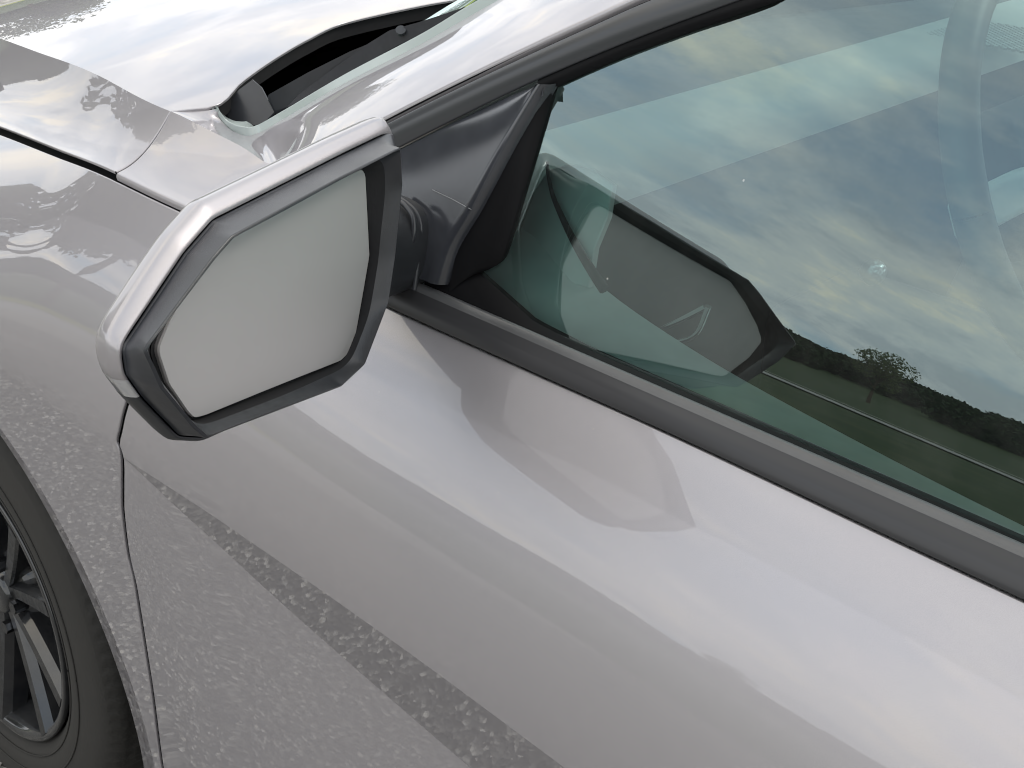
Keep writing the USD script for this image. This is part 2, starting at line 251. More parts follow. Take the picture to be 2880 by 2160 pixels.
# tinted window glass: a single sheet that lets the light through and mirrors by Fresnel
def pane(name, tint, boost=1.0):
    mat(name, {'t': ('transparent_bsdf', {'color': tint}), 'g': ('glossy_bsdf', {'color': (.83, 1, .985), 'roughness': 0.0}), 'f': ('fresnel', {'IOR': 1.52}), 'm2': ('math', {'math_type': 'multiply', 'value2': boost, 'use_clamp': True}), 'm0': ('mix_closure', {}),
        'o': ('texture_coordinate', {}), 'dn': ('noise_texture', {'scale': 7, 'detail': 9, 'roughness': .75}), 'dr': ('map_range', {'from_min': .42, 'from_max': .8, 'to_min': .002, 'to_max': .020, 'clamp': True}),
        'sv': ('voronoi_texture', {'scale': 60}), 'sc': ('separate_color', {}), 's1': ('math', {'math_type': 'less_than', 'value2': .055}), 's2': ('math', {'math_type': 'greater_than', 'value2': .93}), 's3': ('math', {'math_type': 'multiply'}), 's4': ('math', {'math_type': 'multiply_add', 'value2': .22}), 'df': ('diffuse_bsdf', {'color': (.55, .54, .51)}), 'm': ('mix_closure', {})},
        [('o.object', 'dn.vector'), ('dn.fac', 'dr.value'), ('o.object', 'sv.vector'), ('sv.color', 'sc.color'), ('sv.distance', 's1.value1'), ('sc.r', 's2.value1'), ('s1.value', 's3.value1'), ('s2.value', 's3.value2'), ('s3.value', 's4.value1'), ('dr.result', 's4.value3'), ('s4.value', 'm.fac'), ('m0.closure', 'm.closure1'), ('df.BSDF', 'm.closure2'), ('f.fac', 'm2.value1'), ('m2.value', 'm0.fac'), ('t.BSDF', 'm0.closure1'), ('g.BSDF', 'm0.closure2')], surface='m.closure')
pane('window_glass', (.48, .69, .66), 3.9)
pane('windscreen_glass', (.72, .84, .80), 1.4)

# ---------------------------------------------------------------- ground and surroundings
GZ = -.055
def asphalt(name):
    # grey chippings of several tones set in dark binder, with wear and dust over larger areas
    mat(name, {'g': ('geometry', {}), 'v': ('voronoi_texture', {'scale': 135, 'randomness': 1.0}), 'v2': ('voronoi_texture', {'scale': 62, 'randomness': 1.0}), 'n': ('noise_texture', {'scale': 1.3, 'detail': 6, 'roughness': .6}), 'n3': ('noise_texture', {'scale': 260, 'detail': 3}),
        'sp': ('separate_color', {}), 'sp2': ('separate_color', {}),
        'tone': ('rgb_ramp', {'ramp': [(0, (.058, .056, .053)), (.5, (.118, .114, .108)), (.8, (.20, .195, .185)), (.93, (.34, .333, .318)), (1, (.54, .525, .50))]}),
        'tone2': ('rgb_ramp', {'ramp': [(0, (0, 0, 0)), (.95, (0, 0, 0)), (.98, (1, 1, 1)), (1, (1, 1, 1))]}),
        'dd': ('rgb_ramp', {'ramp': [(0, (1, 1, 1)), (.25, (1, 1, 1)), (.36, (0, 0, 0)), (1, (0, 0, 0))]}), 'mm': ('math', {'math_type': 'multiply'}),
        'mx': ('mix_color', {'b': (.56, .54, .49)}), 'dust': ('rgb_ramp', {'ramp': [(.3, (.85, .84, .82)), (.7, (1.25, 1.22, 1.17))]}), 'mu': ('mix_color', {'blend_type': 'multiply', 'fac': 1.0}),
        'bb': ('bump', {'strength': .9, 'distance': .006}), 'p': ('principled_bsdf', {'roughness': .85, 'specular_ior_level': .3})},
        [('g.position', 'v.vector'), ('g.position', 'v2.vector'), ('g.position', 'n.vector'), ('g.position', 'n3.vector'), ('v.color', 'sp.color'), ('sp.r', 'tone.fac'), ('v2.color', 'sp2.color'), ('sp2.g', 'tone2.fac'), ('v2.distance', 'dd.fac'),
         ('tone2.color', 'mm.value1'), ('dd.color', 'mm.value2'), ('mm.value', 'mx.fac'), ('tone.color', 'mx.a'), ('mx.result', 'mu.a'), ('n.fac', 'dust.fac'), ('dust.color', 'mu.b'), ('mu.result', 'p.base_color'), ('v.distance', 'bb.height'), ('bb.normal', 'p.normal')])
asphalt('asphalt')
def ground_mat(name, stops, scale, rough=.95):
    mat(name, {'g': ('geometry', {}), 'n': ('noise_texture', {'scale': scale, 'detail': 8, 'roughness': .7}), 'r': ('rgb_ramp', {'ramp': stops}), 'p': ('principled_bsdf', {'roughness': rough, 'specular_ior_level': .2})},
        [('g.position', 'n.vector'), ('n.fac', 'r.fac'), ('r.color', 'p.base_color')])
ground_mat('field', [(.3, (.018, .034, .012)), (.5, (.032, .052, .018)), (.7, (.056, .066, .028))], .35)
ground_mat('verge', [(.3, (.13, .15, .035)), (.6, (.24, .25, .075)), (.75, (.31, .28, .12))], 3.0)
ground_mat('road', [(.3, (.24, .236, .226)), (.7, (.34, .335, .32))], 1.2)
ground_mat('gravel', [(.3, (.13, .125, .115)), (.5, (.24, .23, .21)), (.7, (.42, .40, .37))], 14)
ground_mat('bark', [(.3, (.04, .03, .022)), (.7, (.09, .07, .05))], 9)
mat('leaves', {'o': ('object_info', {}), 'g': ('geometry', {}), 'n': ('noise_texture', {'scale': .9, 'detail': 3}), 'r': ('rgb_ramp', {'ramp': [(.25, (.018, .034, .012)), (.55, (.034, .056, .017)), (.8, (.060, .080, .024))]}), 'a': ('math', {'math_type': 'multiply_add', 'value2': .45}),
    'd': ('principled_bsdf', {'roughness': .6, 'specular_ior_level': .3}), 't': ('translucent_bsdf', {'color': (.06, .10, .02)}), 'm': ('mix_closure', {'fac': .25})},
    [('g.position', 'n.vector'), ('o.random', 'a.value1'), ('n.fac', 'a.value3'), ('a.value', 'r.fac'), ('r.color', 'd.base_color'), ('d.BSDF', 'm.closure1'), ('t.BSDF', 'm.closure2')], surface='m.closure')
mat('forest_leaves', {'o': ('object_info', {}), 'g': ('geometry', {}), 'n': ('noise_texture', {'scale': .5, 'detail': 4}), 'r': ('rgb_ramp', {'ramp': [(.25, (.012, .022, .011)), (.6, (.022, .038, .016)), (.85, (.040, .056, .022))]}), 'p': ('principled_bsdf', {'roughness': .8, 'specular_ior_level': .15})},
    [('g.position', 'n.vector'), ('n.fac', 'r.fac'), ('r.color', 'p.base_color')])
plain('house_wall', (.70, .68, .64), .8); plain('house_roof', (.20, .09, .06), .8); plain('house_glass', (.03, .035, .04), .15)
def terrain_z(x, y):
    """the land: level round the car park, a gentle slope with a road across it and a wooded ridge to the left, rising ground ahead and to the right"""
    x, y = np.asarray(x, float), np.asarray(y, float)
    z = -.14+0*x
    z = z+.082*np.clip(y-14, 0, 216)
    ridge = 52+8*np.sin(x*.0061+1)+5*np.sin(x*.017)+2*np.sin(x*.047)
    z = z+ridge*np.clip((y-230)/420, 0, 1)**1.2
    z = z+26*np.clip((x-260)/460, 0, 1)**1.2+20*np.clip((-y-160)/400, 0, 1)+14*np.clip((-x-320)/350, 0, 1)
    return z
def land(path, xs, ys, lift, m, kind='structure'):
    X, Y = np.meshgrid(xs, ys, indexing='ij'); P = np.stack([X, Y, terrain_z(X, Y)+lift], -1)
    return tag(sheet(Buf(), P, (0, 0, 1)).emit(path, m), kind=kind)
q = np.concatenate([-np.geomspace(2600, 16, 46), np.linspace(-12, 12, 9), np.geomspace(16, 2600, 80)])
land('field', q, q, 0, 'field')
X, Y = np.meshgrid(np.linspace(-26, 4.4, 40), np.linspace(-14, 10.5, 30), indexing='ij')
b = Buf(); sheet(b, np.stack([X, Y, X*0+GZ], -1), (0, 0, 1)); tag(b.emit('car_park_asphalt', 'asphalt'), kind='structure')
X, Y = np.meshgrid(np.linspace(4.4, 6.4, 24), np.linspace(-14, 10.5, 90), indexing='ij')
b = Buf(); sheet(b, np.stack([X, Y, X*0-.068+.02*meshkit.noise(np.stack([X*2, Y*2, X*0], -1))], -1), (0, 0, 1)); tag(b.emit('gravel_strip', 'gravel'), kind='structure')
X, Y = np.meshgrid(np.linspace(6.4, 9.4, 6), np.linspace(-14, 10.5, 30), indexing='ij')
b = Buf(); sheet(b, np.stack([X, Y, X*0-.06], -1), (0, 0, 1)); tag(b.emit('paved_lane', 'road'), kind='structure')
X, Y = np.meshgrid(np.linspace(9.4, 11.6, 16), np.linspace(-14, 10.5, 90), indexing='ij')
b = Buf(); sheet(b, np.stack([X, Y, X*0-.06+.10*np.sin((X-9.4)/2.2*math.pi)+.03*meshkit.noise(np.stack([X*3, Y*3, X*0], -1))], -1), (0, 0, 1)); tag(b.emit('grass_verge', 'verge'), kind='structure')
rx = np.linspace(-300, 700, 160)
for nm, y0, w in (('road', 58, 5.0), ('farm_lane', 64.5, 1.0)):
    b = Buf(); yy_ = y0+3*np.sin(rx*.012)
    P = np.stack([np.stack([rx, yy_+o, terrain_z(rx, yy_+o)+.12], -1) for o in np.linspace(-w/2, w/2, 5)]); sheet(b, P, (0, 0, 1)); tag(b.emit(nm, 'road'), kind='structure')
rng = np.random.default_rng(11)
# loose chippings on the asphalt next to the car
import manifold3d as m3
def pebble(seed):
    r = np.random.default_rng(seed); m = trimesh.creation.icosphere(1, 1.0); m.vertices *= (1+.25*r.standard_normal((len(m.vertices), 1)))*np.array([1, .8, .55]); return m
ground_mat('stone', [(.3, (.22, .21, .19)), (.5, (.36, .345, .31)), (.7, (.60, .58, .53))], 40)
pi = UsdGeom.PointInstancer.Define(stage, W+'loose_gravel'); tag(pi.GetPrim(), 'pale loose chippings scattered over the grey asphalt beside the car', 'gravel', kind='stuff')
pr = []
for k in range(3):
    usdkit.mesh(stage, W+'loose_gravel/chipping_%03d' % (k+1), pebble(k), L+'stone', smooth=40); pr.append(W+'loose_gravel/chipping_%03d' % (k+1))
n = 3000; px_ = rng.uniform(-4.2, 2.6, n); py_ = .95+rng.gamma(1.6, .55, n)
s_ = np.clip(rng.lognormal(math.log(.0025), .5, n), .0012, .008)
pi.CreatePrototypesRel().SetTargets([Sdf.Path(a) for a in pr]); pi.CreateProtoIndicesAttr(Vt.IntArray.FromNumpy(rng.integers(0, 3, n).astype(np.int32)))
pi.CreatePositionsAttr(Vt.Vec3fArray.FromNumpy(np.stack([px_, py_, GZ+s_*.3], -1).astype(np.float32))); pi.CreateScalesAttr(Vt.Vec3fArray.FromNumpy(np.repeat(s_[:, None], 3, 1).astype(np.float32)))
an = rng.uniform(0, math.pi, n); pi.CreateOrientationsAttr(Vt.QuathArray([Gf.Quath(float(math.cos(a)), 0, 0, float(math.sin(a))) for a in an]))
# trees
def crown(seed, h, w, n, leaf):
    """leaf clumps spread through an uneven crown"""
    r = np.random.default_rng(seed); c = []
    lobes = [(r.uniform(-.3, .3)*w, r.uniform(-.3, .3)*w, h*(.45+.5*r.random()), w*(.22+.16*r.random())) for _ in range(9)]+[(0, 0, h*.66, w*.34)]
    for _ in range(n):
        x0, y0, z0, rr = lobes[r.integers(len(lobes))]; d = nrm(r.standard_normal(3)); p = np.array([x0, y0, z0])+d*rr*(.65+.4*r.random())*np.array([1, 1, .9])
        a = nrm(r.standard_normal(3)+d); u = nrm(np.cross(a, r.standard_normal(3))); v = np.cross(a, u); s = leaf*(.6+.8*r.random())
        c.append([p+u*s, p+v*s*.6, p-u*s, p-v*s*.6])
    c = np.array(c); k = np.arange(len(c))[:, None]*4
    return c.reshape(-1, 3), np.vstack([k+[[0, 1, 2]], k+[[0, 2, 3]]])
def tree(name, label, at, h, w, seed, group, n=1500, leaf=.024):
    x, y = at; o = xform(name, label, 'tree', group, t=(x, y, float(terrain_z(x, y))-.1)); r = np.random.default_rng(seed)
    b = Buf(); tube(b, curve([(0, 0, 0), (.04*w, .02*w, h*.3), (.0, .05*w, h*.75)], n=8), np.linspace(h*.024, h*.008, 8), 8)
    for _ in range(6):
        a = r.uniform(0, 6.28); z0 = h*r.uniform(.25, .55); tube(b, [(0, .02*w, z0), (math.cos(a)*w*.18, math.sin(a)*w*.18, z0+h*.12), (math.cos(a)*w*.33, math.sin(a)*w*.33, z0+h*.22)], [h*.010, h*.006, h*.003], 6)
    b.emit(name+'/trunk', 'bark')
    v, f = crown(seed, h, w, n, leaf*h); t = v[f]; fn = np.repeat(nrm(np.cross(t[:, 1]-t[:, 0], t[:, 2]-t[:, 0])), 3, 0); Buf().add(t.reshape(-1, 3), np.arange(len(f)*3).reshape(-1, 3), fn).emit(name+'/crown', 'leaves')
TREES = [((16.5, 6.8), 10.5, 7.5, 'broad round green tree ahead of the car, first in from the road side'), ((23, 8.6), 13, 8, 'tallest leafy tree beyond the gravel strip, ahead of the bonnet'), ((62, -10), 7.0, 8, 'low spreading tree straight ahead past the grass verge'),
         ((78, -32), 9, 9, 'tall dense tree ahead and to the car’s right'), ((62, -48), 8, 9, 'lone tree farthest to the right of the car park'), ((14.0, 8.6), 9.5, 6.5, 'small round tree nearest the car, close to the bonnet side'), ((68, 138), 12, 6, 'thin straggly tree rising above the wooded skyline beyond the road')]
for i, ((x, y), h, w, lab) in enumerate(TREES):
    tree('leafy_tree' if i == 0 else 'leafy_tree_%03d' % i, lab.replace('’', "'"), (x, y), h, w, 40+i, 'trees round the car park', 5500 if i != 6 else 2600, .027 if i != 6 else .018)
# the far wood on the ridge: one mass
UsdGeom.Xform.Define(stage, W+'far_wood'); fw = UsdGeom.PointInstancer.Define(stage, W+'far_wood'); tag(fw.GetPrim(), 'dark green wood covering the far ridge beyond the road', 'wood', kind='stuff'); pr = []
for k in range(4):
    v, f = crown(90+k, 9, 8, 260, 1.1); t = v[f]; Buf().add(t.reshape(-1, 3), np.arange(len(f)*3).reshape(-1, 3), np.repeat(nrm(np.cross(t[:, 1]-t[:, 0], t[:, 2]-t[:, 0])), 3, 0)).emit('far_wood/crown_%03d' % (k+1), 'forest_leaves'); pr.append(W+'far_wood/crown_%03d' % (k+1))
n = 15000; x_ = rng.uniform(-260, 1900, n); y_ = 235+rng.random(n)**.8*470
n2 = 5000; x_ = np.concatenate([x_, rng.uniform(262, 800, n2)]); y_ = np.concatenate([y_, rng.uniform(-420, 240, n2)])
keep = ~((y_ > 200) & (y_ < 360) & (meshkit.noise(np.stack([x_*.011, y_*.02, x_*0], -1)) > .52)); x_, y_ = x_[keep], y_[keep]; n = len(x_)
s_ = rng.uniform(.65, 1.25, n)
fw.CreatePrototypesRel().SetTargets([Sdf.Path(a) for a in pr]); fw.CreateProtoIndicesAttr(Vt.IntArray.FromNumpy(rng.integers(0, 4, n).astype(np.int32)))
fw.CreatePositionsAttr(Vt.Vec3fArray.FromNumpy(np.stack([x_, y_, terrain_z(x_, y_)-2.0], -1).astype(np.float32))); fw.CreateScalesAttr(Vt.Vec3fArray.FromNumpy(np.repeat(s_[:, None], 3, 1).astype(np.float32)))
# a few small houses at the foot of the wood
HOUSES = [((318, 262), 10, 7, 3.2, 8, 'white farmhouse at the foot of the wood, nearest the road'), ((402, 286), 8, 6, 3, -12, 'small white cottage second along the foot of the wood'), ((520, 300), 14, 7, 3.4, 5, 'long white barn-like house at the foot of the wood'), ((560, 285), 9, 6, 5.2, 20, 'two-storey white house standing alone below the ridge')]
for i, ((x, y), lx, ly, hz_, rz, lab) in enumerate(HOUSES):
    nm = 'white_house' if i == 0 else 'white_house_%03d' % i; xform(nm, lab, 'house', 'houses below the wood', t=(x, y, float(terrain_z(x, y))-.3), rz=rz)
    Buf().tm(trimesh.creation.box([lx, ly, hz_], transform=trimesh.transformations.translation_matrix([0, 0, hz_/2])), False).emit(nm+'/wall', 'house_wall')
    rf = trimesh.Trimesh(*[np.array(a) for a in ([(-lx/2-.3, -ly/2-.4, hz_), (lx/2+.3, -ly/2-.4, hz_), (lx/2+.3, ly/2+.4, hz_), (-lx/2-.3, ly/2+.4, hz_), (-lx/2-.3, 0, hz_+ly*.4), (lx/2+.3, 0, hz_+ly*.4)], [(0, 1, 5), (0, 5, 4), (2, 3, 4), (2, 4, 5), (0, 4, 3), (1, 2, 5), (0, 3, 2), (0, 2, 1)])]); Buf().tm(rf, False).emit(nm+'/roof', 'house_roof')
    k = 0
    for fl in range(1 if hz_ < 4 else 2):
        for wx in np.linspace(-lx/2+1.4, lx/2-1.4, 4):
            Buf().tm(trimesh.creation.box([1.0, .06, 1.1], transform=trimesh.transformations.translation_matrix([wx, -ly/2-.02, 1.6+2.4*fl])), False).emit(nm+('/window' if k == 0 else '/window_%03d' % k), 'house_glass'); k += 1

# ---------------------------------------------------------------- the car
CAR = xform('car', 'silver grey saloon car parked on the asphalt, seen at its front door mirror', 'car')
def cp(name): return 'car/'+name

# wing (fender) and door: one continuous body side, split by the shut line
SZ = [.20, .266, .42, .551, .586, .641, .68, .715, .7215, .726, .745, .766, .789, .86, .93, .96]; SX = [-.408, -.413, -.430, -.435, -.431, -.435, -.444, -.451, -.4500, -.447, -.454, -.461, -.470, -.505, -.545, -.565]
xs = PchipInterpolator(SZ, SX)
AC, AR = (.010, .275), .372          # wheel arch
GAPX = .0033
def xa(z, s): return AC[0]+s*np.sqrt(np.maximum(AR**2-(np.clip(z, AC[1]-.2, None)-AC[1])**2, 0))
def side_patch(buf, zrow, xl, xr, part, rows, cols, edges, depth=.012):
    """zrow(t, x): height of row t at x;  xl(z), xr(z): ends"""
    t = rows; s = cols; P = np.zeros((len(t), len(s), 3))
    for i, ti in enumerate(t):
        x = np.full(len(s), -.5)+s*-.4
        for _ in range(6):
            z = zrow(ti, x); x = xl(z)*(1-s)+xr(z)*s
        z = zrow(ti, x); P[i] = np.stack([x, side(x, z, part), z], -1)
    return sheet(buf, P, (0, 1, 0), edges, depth=depth)
DR = -1.60
lin = lambda n: np.linspace(0, 1, n)
den = np.concatenate([np.linspace(0, .12, 14), np.linspace(.13, 1, 60)])
door = Buf()
cst = lambda v: (lambda z: 0*z+v)
sl = lambda z: xs(z)-GAPX-.0016
side_patch(door, lambda t, x: z3(x)*(1-t)+(edge_z(x)-.0015)*t, sl, cst(DR), 'up', lin(60), den, '123')
side_patch(door, lambda t, x: np.minimum(z2(x), z3(x)-1e-4)*(1-t)+z3(x)*t, sl, cst(DR), 'band', lin(10), den, '23')
side_patch(door, lambda t, x: .20*(1-t)+np.minimum(z2(x), z3(x)-1e-4)*t, sl, cst(DR), 'low', lin(40), den, '023')
tag(door.emit(cp('front_door'), 'paint'))
fen = Buf(); sr = lambda z: xs(z)+GAPX+.0016
side_patch(fen, lambda t, x: z3(x)*(1-t)+(edge_z(x)-.003)*t, sr, cst(.60), 'up', lin(60), den, '12', .003)
side_patch(fen, lambda t, x: .655*(1-t)+z3(x)*t, sr, cst(.60), 'low', lin(10), den, '2', .003)
tt = 1-(1-lin(60))**2
side_patch(fen, lambda t, x: .20*(1-t)+.655*t+0*x, sr, lambda z: xa(z, -1)-.002, 'low', tt, lin(30), '2', .003); side_patch(fen, lambda t, x: .20*(1-t)+.655*t+0*x, lambda z: xa(z, -1)-.03, lambda z: xa(z, -1)-.002, 'low', tt, lin(8), '3')
side_patch(fen, lambda t, x: .20*(1-t)+.655*t+0*x, lambda z: xa(z, 1)+.002, cst(.60), 'low', tt, lin(20), '2')
tag(fen.emit(cp('front_wing'), 'paint'))
# rear door and quarter, sill, so that the car goes on behind
rd = Buf(); side_patch(rd, lambda t, x: z3(x)*(1-t)+(edge_z(x)-.0015)*t, cst(DR-.006), cst(-2.35), 'up', lin(24), lin(20), '12')
side_patch(rd, lambda t, x: z2(x)*(1-t)+z3(x)*t, cst(DR-.006), cst(-2.35), 'band', lin(6), lin(20), '2')
side_patch(rd, lambda t, x: .20*(1-t)+z2(x)*t, cst(DR-.006), cst(-2.35), 'low', lin(20), lin(20), '02'); rd.emit(cp('rear_door'), 'paint')
b = Buf(); X = np.linspace(-.40, -2.4, 30); P = np.stack([np.stack([X, 0*X+.885+o, 0*X+h], -1) for o, h in ((-.01, .205), (.0, .19), (-.02, .13), (-.06, .11))]); sheet(b, P, (0, 1, 0)); b.emit(cp('sill'), 'black_plastic')
# black strip standing in for the shade in the shut line; wheel house liner
b = Buf(); Z = np.linspace(.2, .97, 60); ye = np.array([float(side(xs(z), z)) for z in np.minimum(Z, edge_z(xs(np.minimum(Z, .96)))-.001)]); XX = xs(np.minimum(Z, .96))
P = np.stack([np.stack([XX+o, ye-.0055, Z], -1) for o in (-.0012, .012)]); sheet(b, P, (0, 1, 0)); b.emit(cp('door_seal'), 'dark_inside')
b = Buf(); A = np.linspace(-.35, math.pi+.35, 50); P = np.stack([np.stack([AC[0]+(AR+.006)*np.cos(A), 0*A+y, AC[1]+(AR+.006)*np.sin(A)], -1) for y in (.893, .60, .45)]); sheet(b, P, (0, 0, -1)); 
P = np.stack([np.stack([AC[0]+r*np.cos(A), 0*A+.46, AC[1]+r*np.sin(A)], -1) for r in (.02, .37)]); sheet(b, P, (0, 1, 0)); b.emit(cp('wheel_arch_liner'), 'dark_inside')

# bonnet: shoulder between the wing gap and the crest, then the crowned top
ck = byx([(-.6, .741, .985), (-.505, .741, .9885), (-.414, .741, .9945), (-.323, .741, 1.0001), (-.134, .7163, .9964), (.1, .68, .9777), (.35, .636, .953), (.6, .588, .918), (.85, .53, .862)])
zc = PchipInterpolator([-.5, -.2, 0, .2, .4, .6, .85], [1.036, 1.045, 1.040, 1.026, 1.003, .969, .900])
RE = PchipInterpolator([0, .243, .30, .356, .427, .501, .56, .642, .704, .745, .83], [-.245, -.236, -.226, -.219, -.214, -.237, -.263, -.307, -.3465, -.3225, -.3195])   # x of the bonnet's rear edge by y
def hood_z(x, y):
    k = ck(x); yk, zk = k[..., 1], k[..., 2]; yg, zg = edge_y(x)-.004, edge_z(x)+.0055
    qq = np.clip(1-y/yk, 0, 1); top = zk+(zc(np.clip(x, -.5, .85))-zk)*qq*(2-qq)
    h = np.clip((y-yk)/(yg-yk), 0, 1.2); al = .80; sh = zk-(zk-zg)*(al*h*(2-h)+(1-al)*h)
    return np.where(y <= yk, top, sh)
hood = Buf(); us = np.linspace(0, 1, 84)
def hood_part(a, b, n, edges, mirror=False):
    V = np.linspace(a, b, n); P = np.zeros((len(us), n, 3))
    for j, v in enumerate(V):
        x = np.full(len(us), 0.)
        for _ in range(12):
            yk = ck(x)[:, 1]; yg = edge_y(x)-.004; y = np.where(v <= .5, yg+(yk-yg)*v*2, yk*(1-(v-.5)*2)); y0 = y[0]
            x = float(RE(y0))*(1-us)+.85*us
        P[:, j] = np.stack([x, y, hood_z(x, y)], -1)
    if mirror: P = P*np.array([1, -1, 1])
    sheet(hood, P, (0, 0, 1), edges, r=.0012, depth=.003)
for mi in (False, True):
    hood_part(0, .5-1e-6, 26, '02', mi); hood_part(.5, 1, 50, '0', mi)
hood.emit(cp('bonnet'), 'paint')
lin_b = Buf()
for mi in (-1, 1):
    yv = np.linspace(0, 1, 40); uv_ = np.linspace(0, 1, 40); P = np.zeros((40, 40, 3))
    for j, q_ in enumerate(yv):
        y = q_*.80; x = float(RE(y))*(1-uv_)+.82*uv_+.004; y = np.minimum(y, edge_y(x)-.012); P[:, j] = np.stack([x, mi*y, hood_z(x, y)-.020-.012*uv_], -1)
    sheet(lin_b, P, (0, 0, -1)); sheet(lin_b, np.stack([P[0], P[0]+np.array([.0, 0, .016])]), (-1, 0, 0))
lin_b.emit(cp('bonnet/bonnet_lining'), 'dark_inside')
# black channel under the bonnet gap
b = Buf(); X = np.linspace(-.52, .6, 60); P = np.stack([np.stack([X, edge_y(X)+o, edge_z(X)-.016+h], -1) for o, h in ((.012, -.012), (.0, 0.004), (-.03, .012))]); sheet(b, P, (0, .4, 1)); b.emit(cp('bonnet_seal'), 'dark_inside')

# pillar panel: from the bonnet shut line up along the windscreen
st = byx([tuple(a) for a in T['strip_top']]+[(-1.1, .690, 1.272), (-1.30, .655, 1.338), (-1.45, .634, 1.370), (-1.64, .620, 1.386), (-2.3, .640, 1.33)])
def R0(x):
    x = np.asarray(x, float); a = np.stack([x, edge_y(x)-.004, edge_z(x)+.0055], -1); c = st(x)+np.array([0, -.0075, .0095])
    w = np.clip((-.46-x)/.22, 0, 1)[..., None]; w = w*w*(3-2*w); lo = np.stack([x, edge_y(x)-.004-.05*np.clip((-.46-x)/.2, 0, 1)**2, edge_z(x)+.0055+.10*np.clip((-.46-x)/.2, 0, 2)**1.5], -1); return lo*(1-w)+c*w
we = np.array(T['ws_edge'])
wx_ = PchipInterpolator([0, .05, .10, .16, .24, .31, .40, .52, .66, .76, .90, 1.0], [-.3262]+list(we[1:, 0])+[-.95, -1.28])
wpts = np.vstack([[-.3530, .7030, 1.0005], we[1:], [-.95, .597, 1.283], [-1.28, .548, 1.385]]); wt = [0, .05, .10, .16, .24, .31, .40, .52, .66, .76, .90, 1.0]
R2f = PchipInterpolator(wt, wpts)
pil = Buf(); tq = np.concatenate([np.linspace(0, .32, 60), np.linspace(.325, 1, 90)])
B2 = R2f(tq); B2 = np.vstack([B2, np.stack([-1.28-np.linspace(.02, 1, 30)*1.0, .548+0*np.linspace(.02, 1, 30), 1.385+.028*np.sin(np.linspace(.02, 1, 30)*math.pi)-.05*np.linspace(.02, 1, 30)**2], -1)]); xq = np.concatenate([np.linspace(-.3265, -.50, 60), -.50-(np.linspace(0, 1, 90))*.80, -1.30-np.linspace(.02, 1, 30)*.98]); xq = np.minimum(xq, xq)
A0 = R0(xq); ref = np.array([0, .5, .85])
cr = ck(np.clip(xq, -.51, 0)); ch = A0*.5+B2*.5+ref*.005
w = np.clip((-.44-xq)/.20, 0, 1)[:, None]; w = w*w*(3-2*w); C1_ = np.stack([xq, cr[:, 1], cr[:, 2]], -1)*(1-w)+ch*w
def quad(A, Bm, C, n):
    t = np.linspace(0, 1, n)[:, None, None]; return A*(1-t)*(1-2*t)+Bm*4*t*(1-t)+C*t*(2*t-1)
wc = (1-w)
Ma = (A0+C1_)/2+ref*.00125*w+np.array([0, 0, -1.])*(.2*np.maximum(C1_-A0, 0)[:, 2:]*wc); Mb = (C1_+B2)/2+ref*(.00125*w-.001*wc)
sheet(pil, quad(A0, Ma, C1_, 24), ref, '02', r=.004, depth=.007); sheet(pil, quad(C1_, Mb, B2, 24), ref, '21', r=.0015, depth=.014)
pil.emit(cp('windscreen_pillar'), 'paint')

# windscreen, its edge trim, the cowl in the opening, wiper
op = np.array(T['opening']); od = PchipInterpolator(np.linspace(0, 1, len(op)+2), np.vstack([op, [-.95, .572, 1.285], [-1.28, .523, 1.39]]))
wd = PchipInterpolator(np.linspace(0, 1, len(we)+2), np.vstack([we, [-.95, .597, 1.283], [-1.28, .548, 1.385]]))
tw = np.linspace(0, 1, 140); ins = wd(tw)+np.array([0, -.0022, -.0012]); b = Buf(); P = np.stack([ins*(1-t)+(od(tw)+np.array([0, 0, -.001]))*t for t in np.linspace(0, 1, 5)]); sheet(b, P, ref, '01', r=.001, depth=.02); b.emit(cp('windscreen_trim'), 'trim_sky_sheen')
wsx = np.linspace(0, 1, 40)
Lf = np.stack([-.405-.875*wsx, .672-.150*wsx, .988+.397*wsx], -1); Lf[:, 2] = np.interp(Lf[:, 0], od(tw)[:, 0][::-1], od(tw)[:, 2][::-1])-.004; Lf[:, 1] = np.interp(Lf[:, 0], od(tw)[:, 0][::-1], od(tw)[:, 1][::-1])-.001
Ce = np.stack([Lf[:, 0]+.17, 0*wsx, Lf[:, 2]+.045], -1)
yq = np.linspace(-1, 1, 41); P = np.stack([np.stack([Ce[:, 0]+(Lf[:, 0]-Ce[:, 0])*q_**2, Lf[:, 1]*q_, Ce[:, 2]+(Lf[:, 2]-Ce[:, 2])*q_**2], -1) for q_ in yq]); ws = Buf(); sheet(ws, P, (.5, 0, .8)); ws.emit(cp('windscreen'), 'windscreen_glass')
yc = np.linspace(-.70, .70, 60); b = Buf(); rx_ = np.array([float(RE(min(abs(y), .83))) for y in yc])
P = np.stack([np.stack([0*yc+.20, yc, 1.005-.12*np.abs(yc)], -1), np.stack([0*yc+.19, yc, .88+0*yc], -1), np.stack([rx_+.06, yc, .90+0*yc], -1), np.stack([rx_-.02, yc, .925+0*yc], -1), np.stack([-.235-.19*(np.abs(yc)/.67)**2, yc, 1.015-.055*(yc/.67)**2], -1), np.stack([-.29-.19*(np.abs(yc)/.67)**2, yc, 1.045-.055*(yc/.67)**2], -1)])
sheet(b, P, (0, 0, 1)); b.emit(cp('cowl_panel'), 'dark_inside')

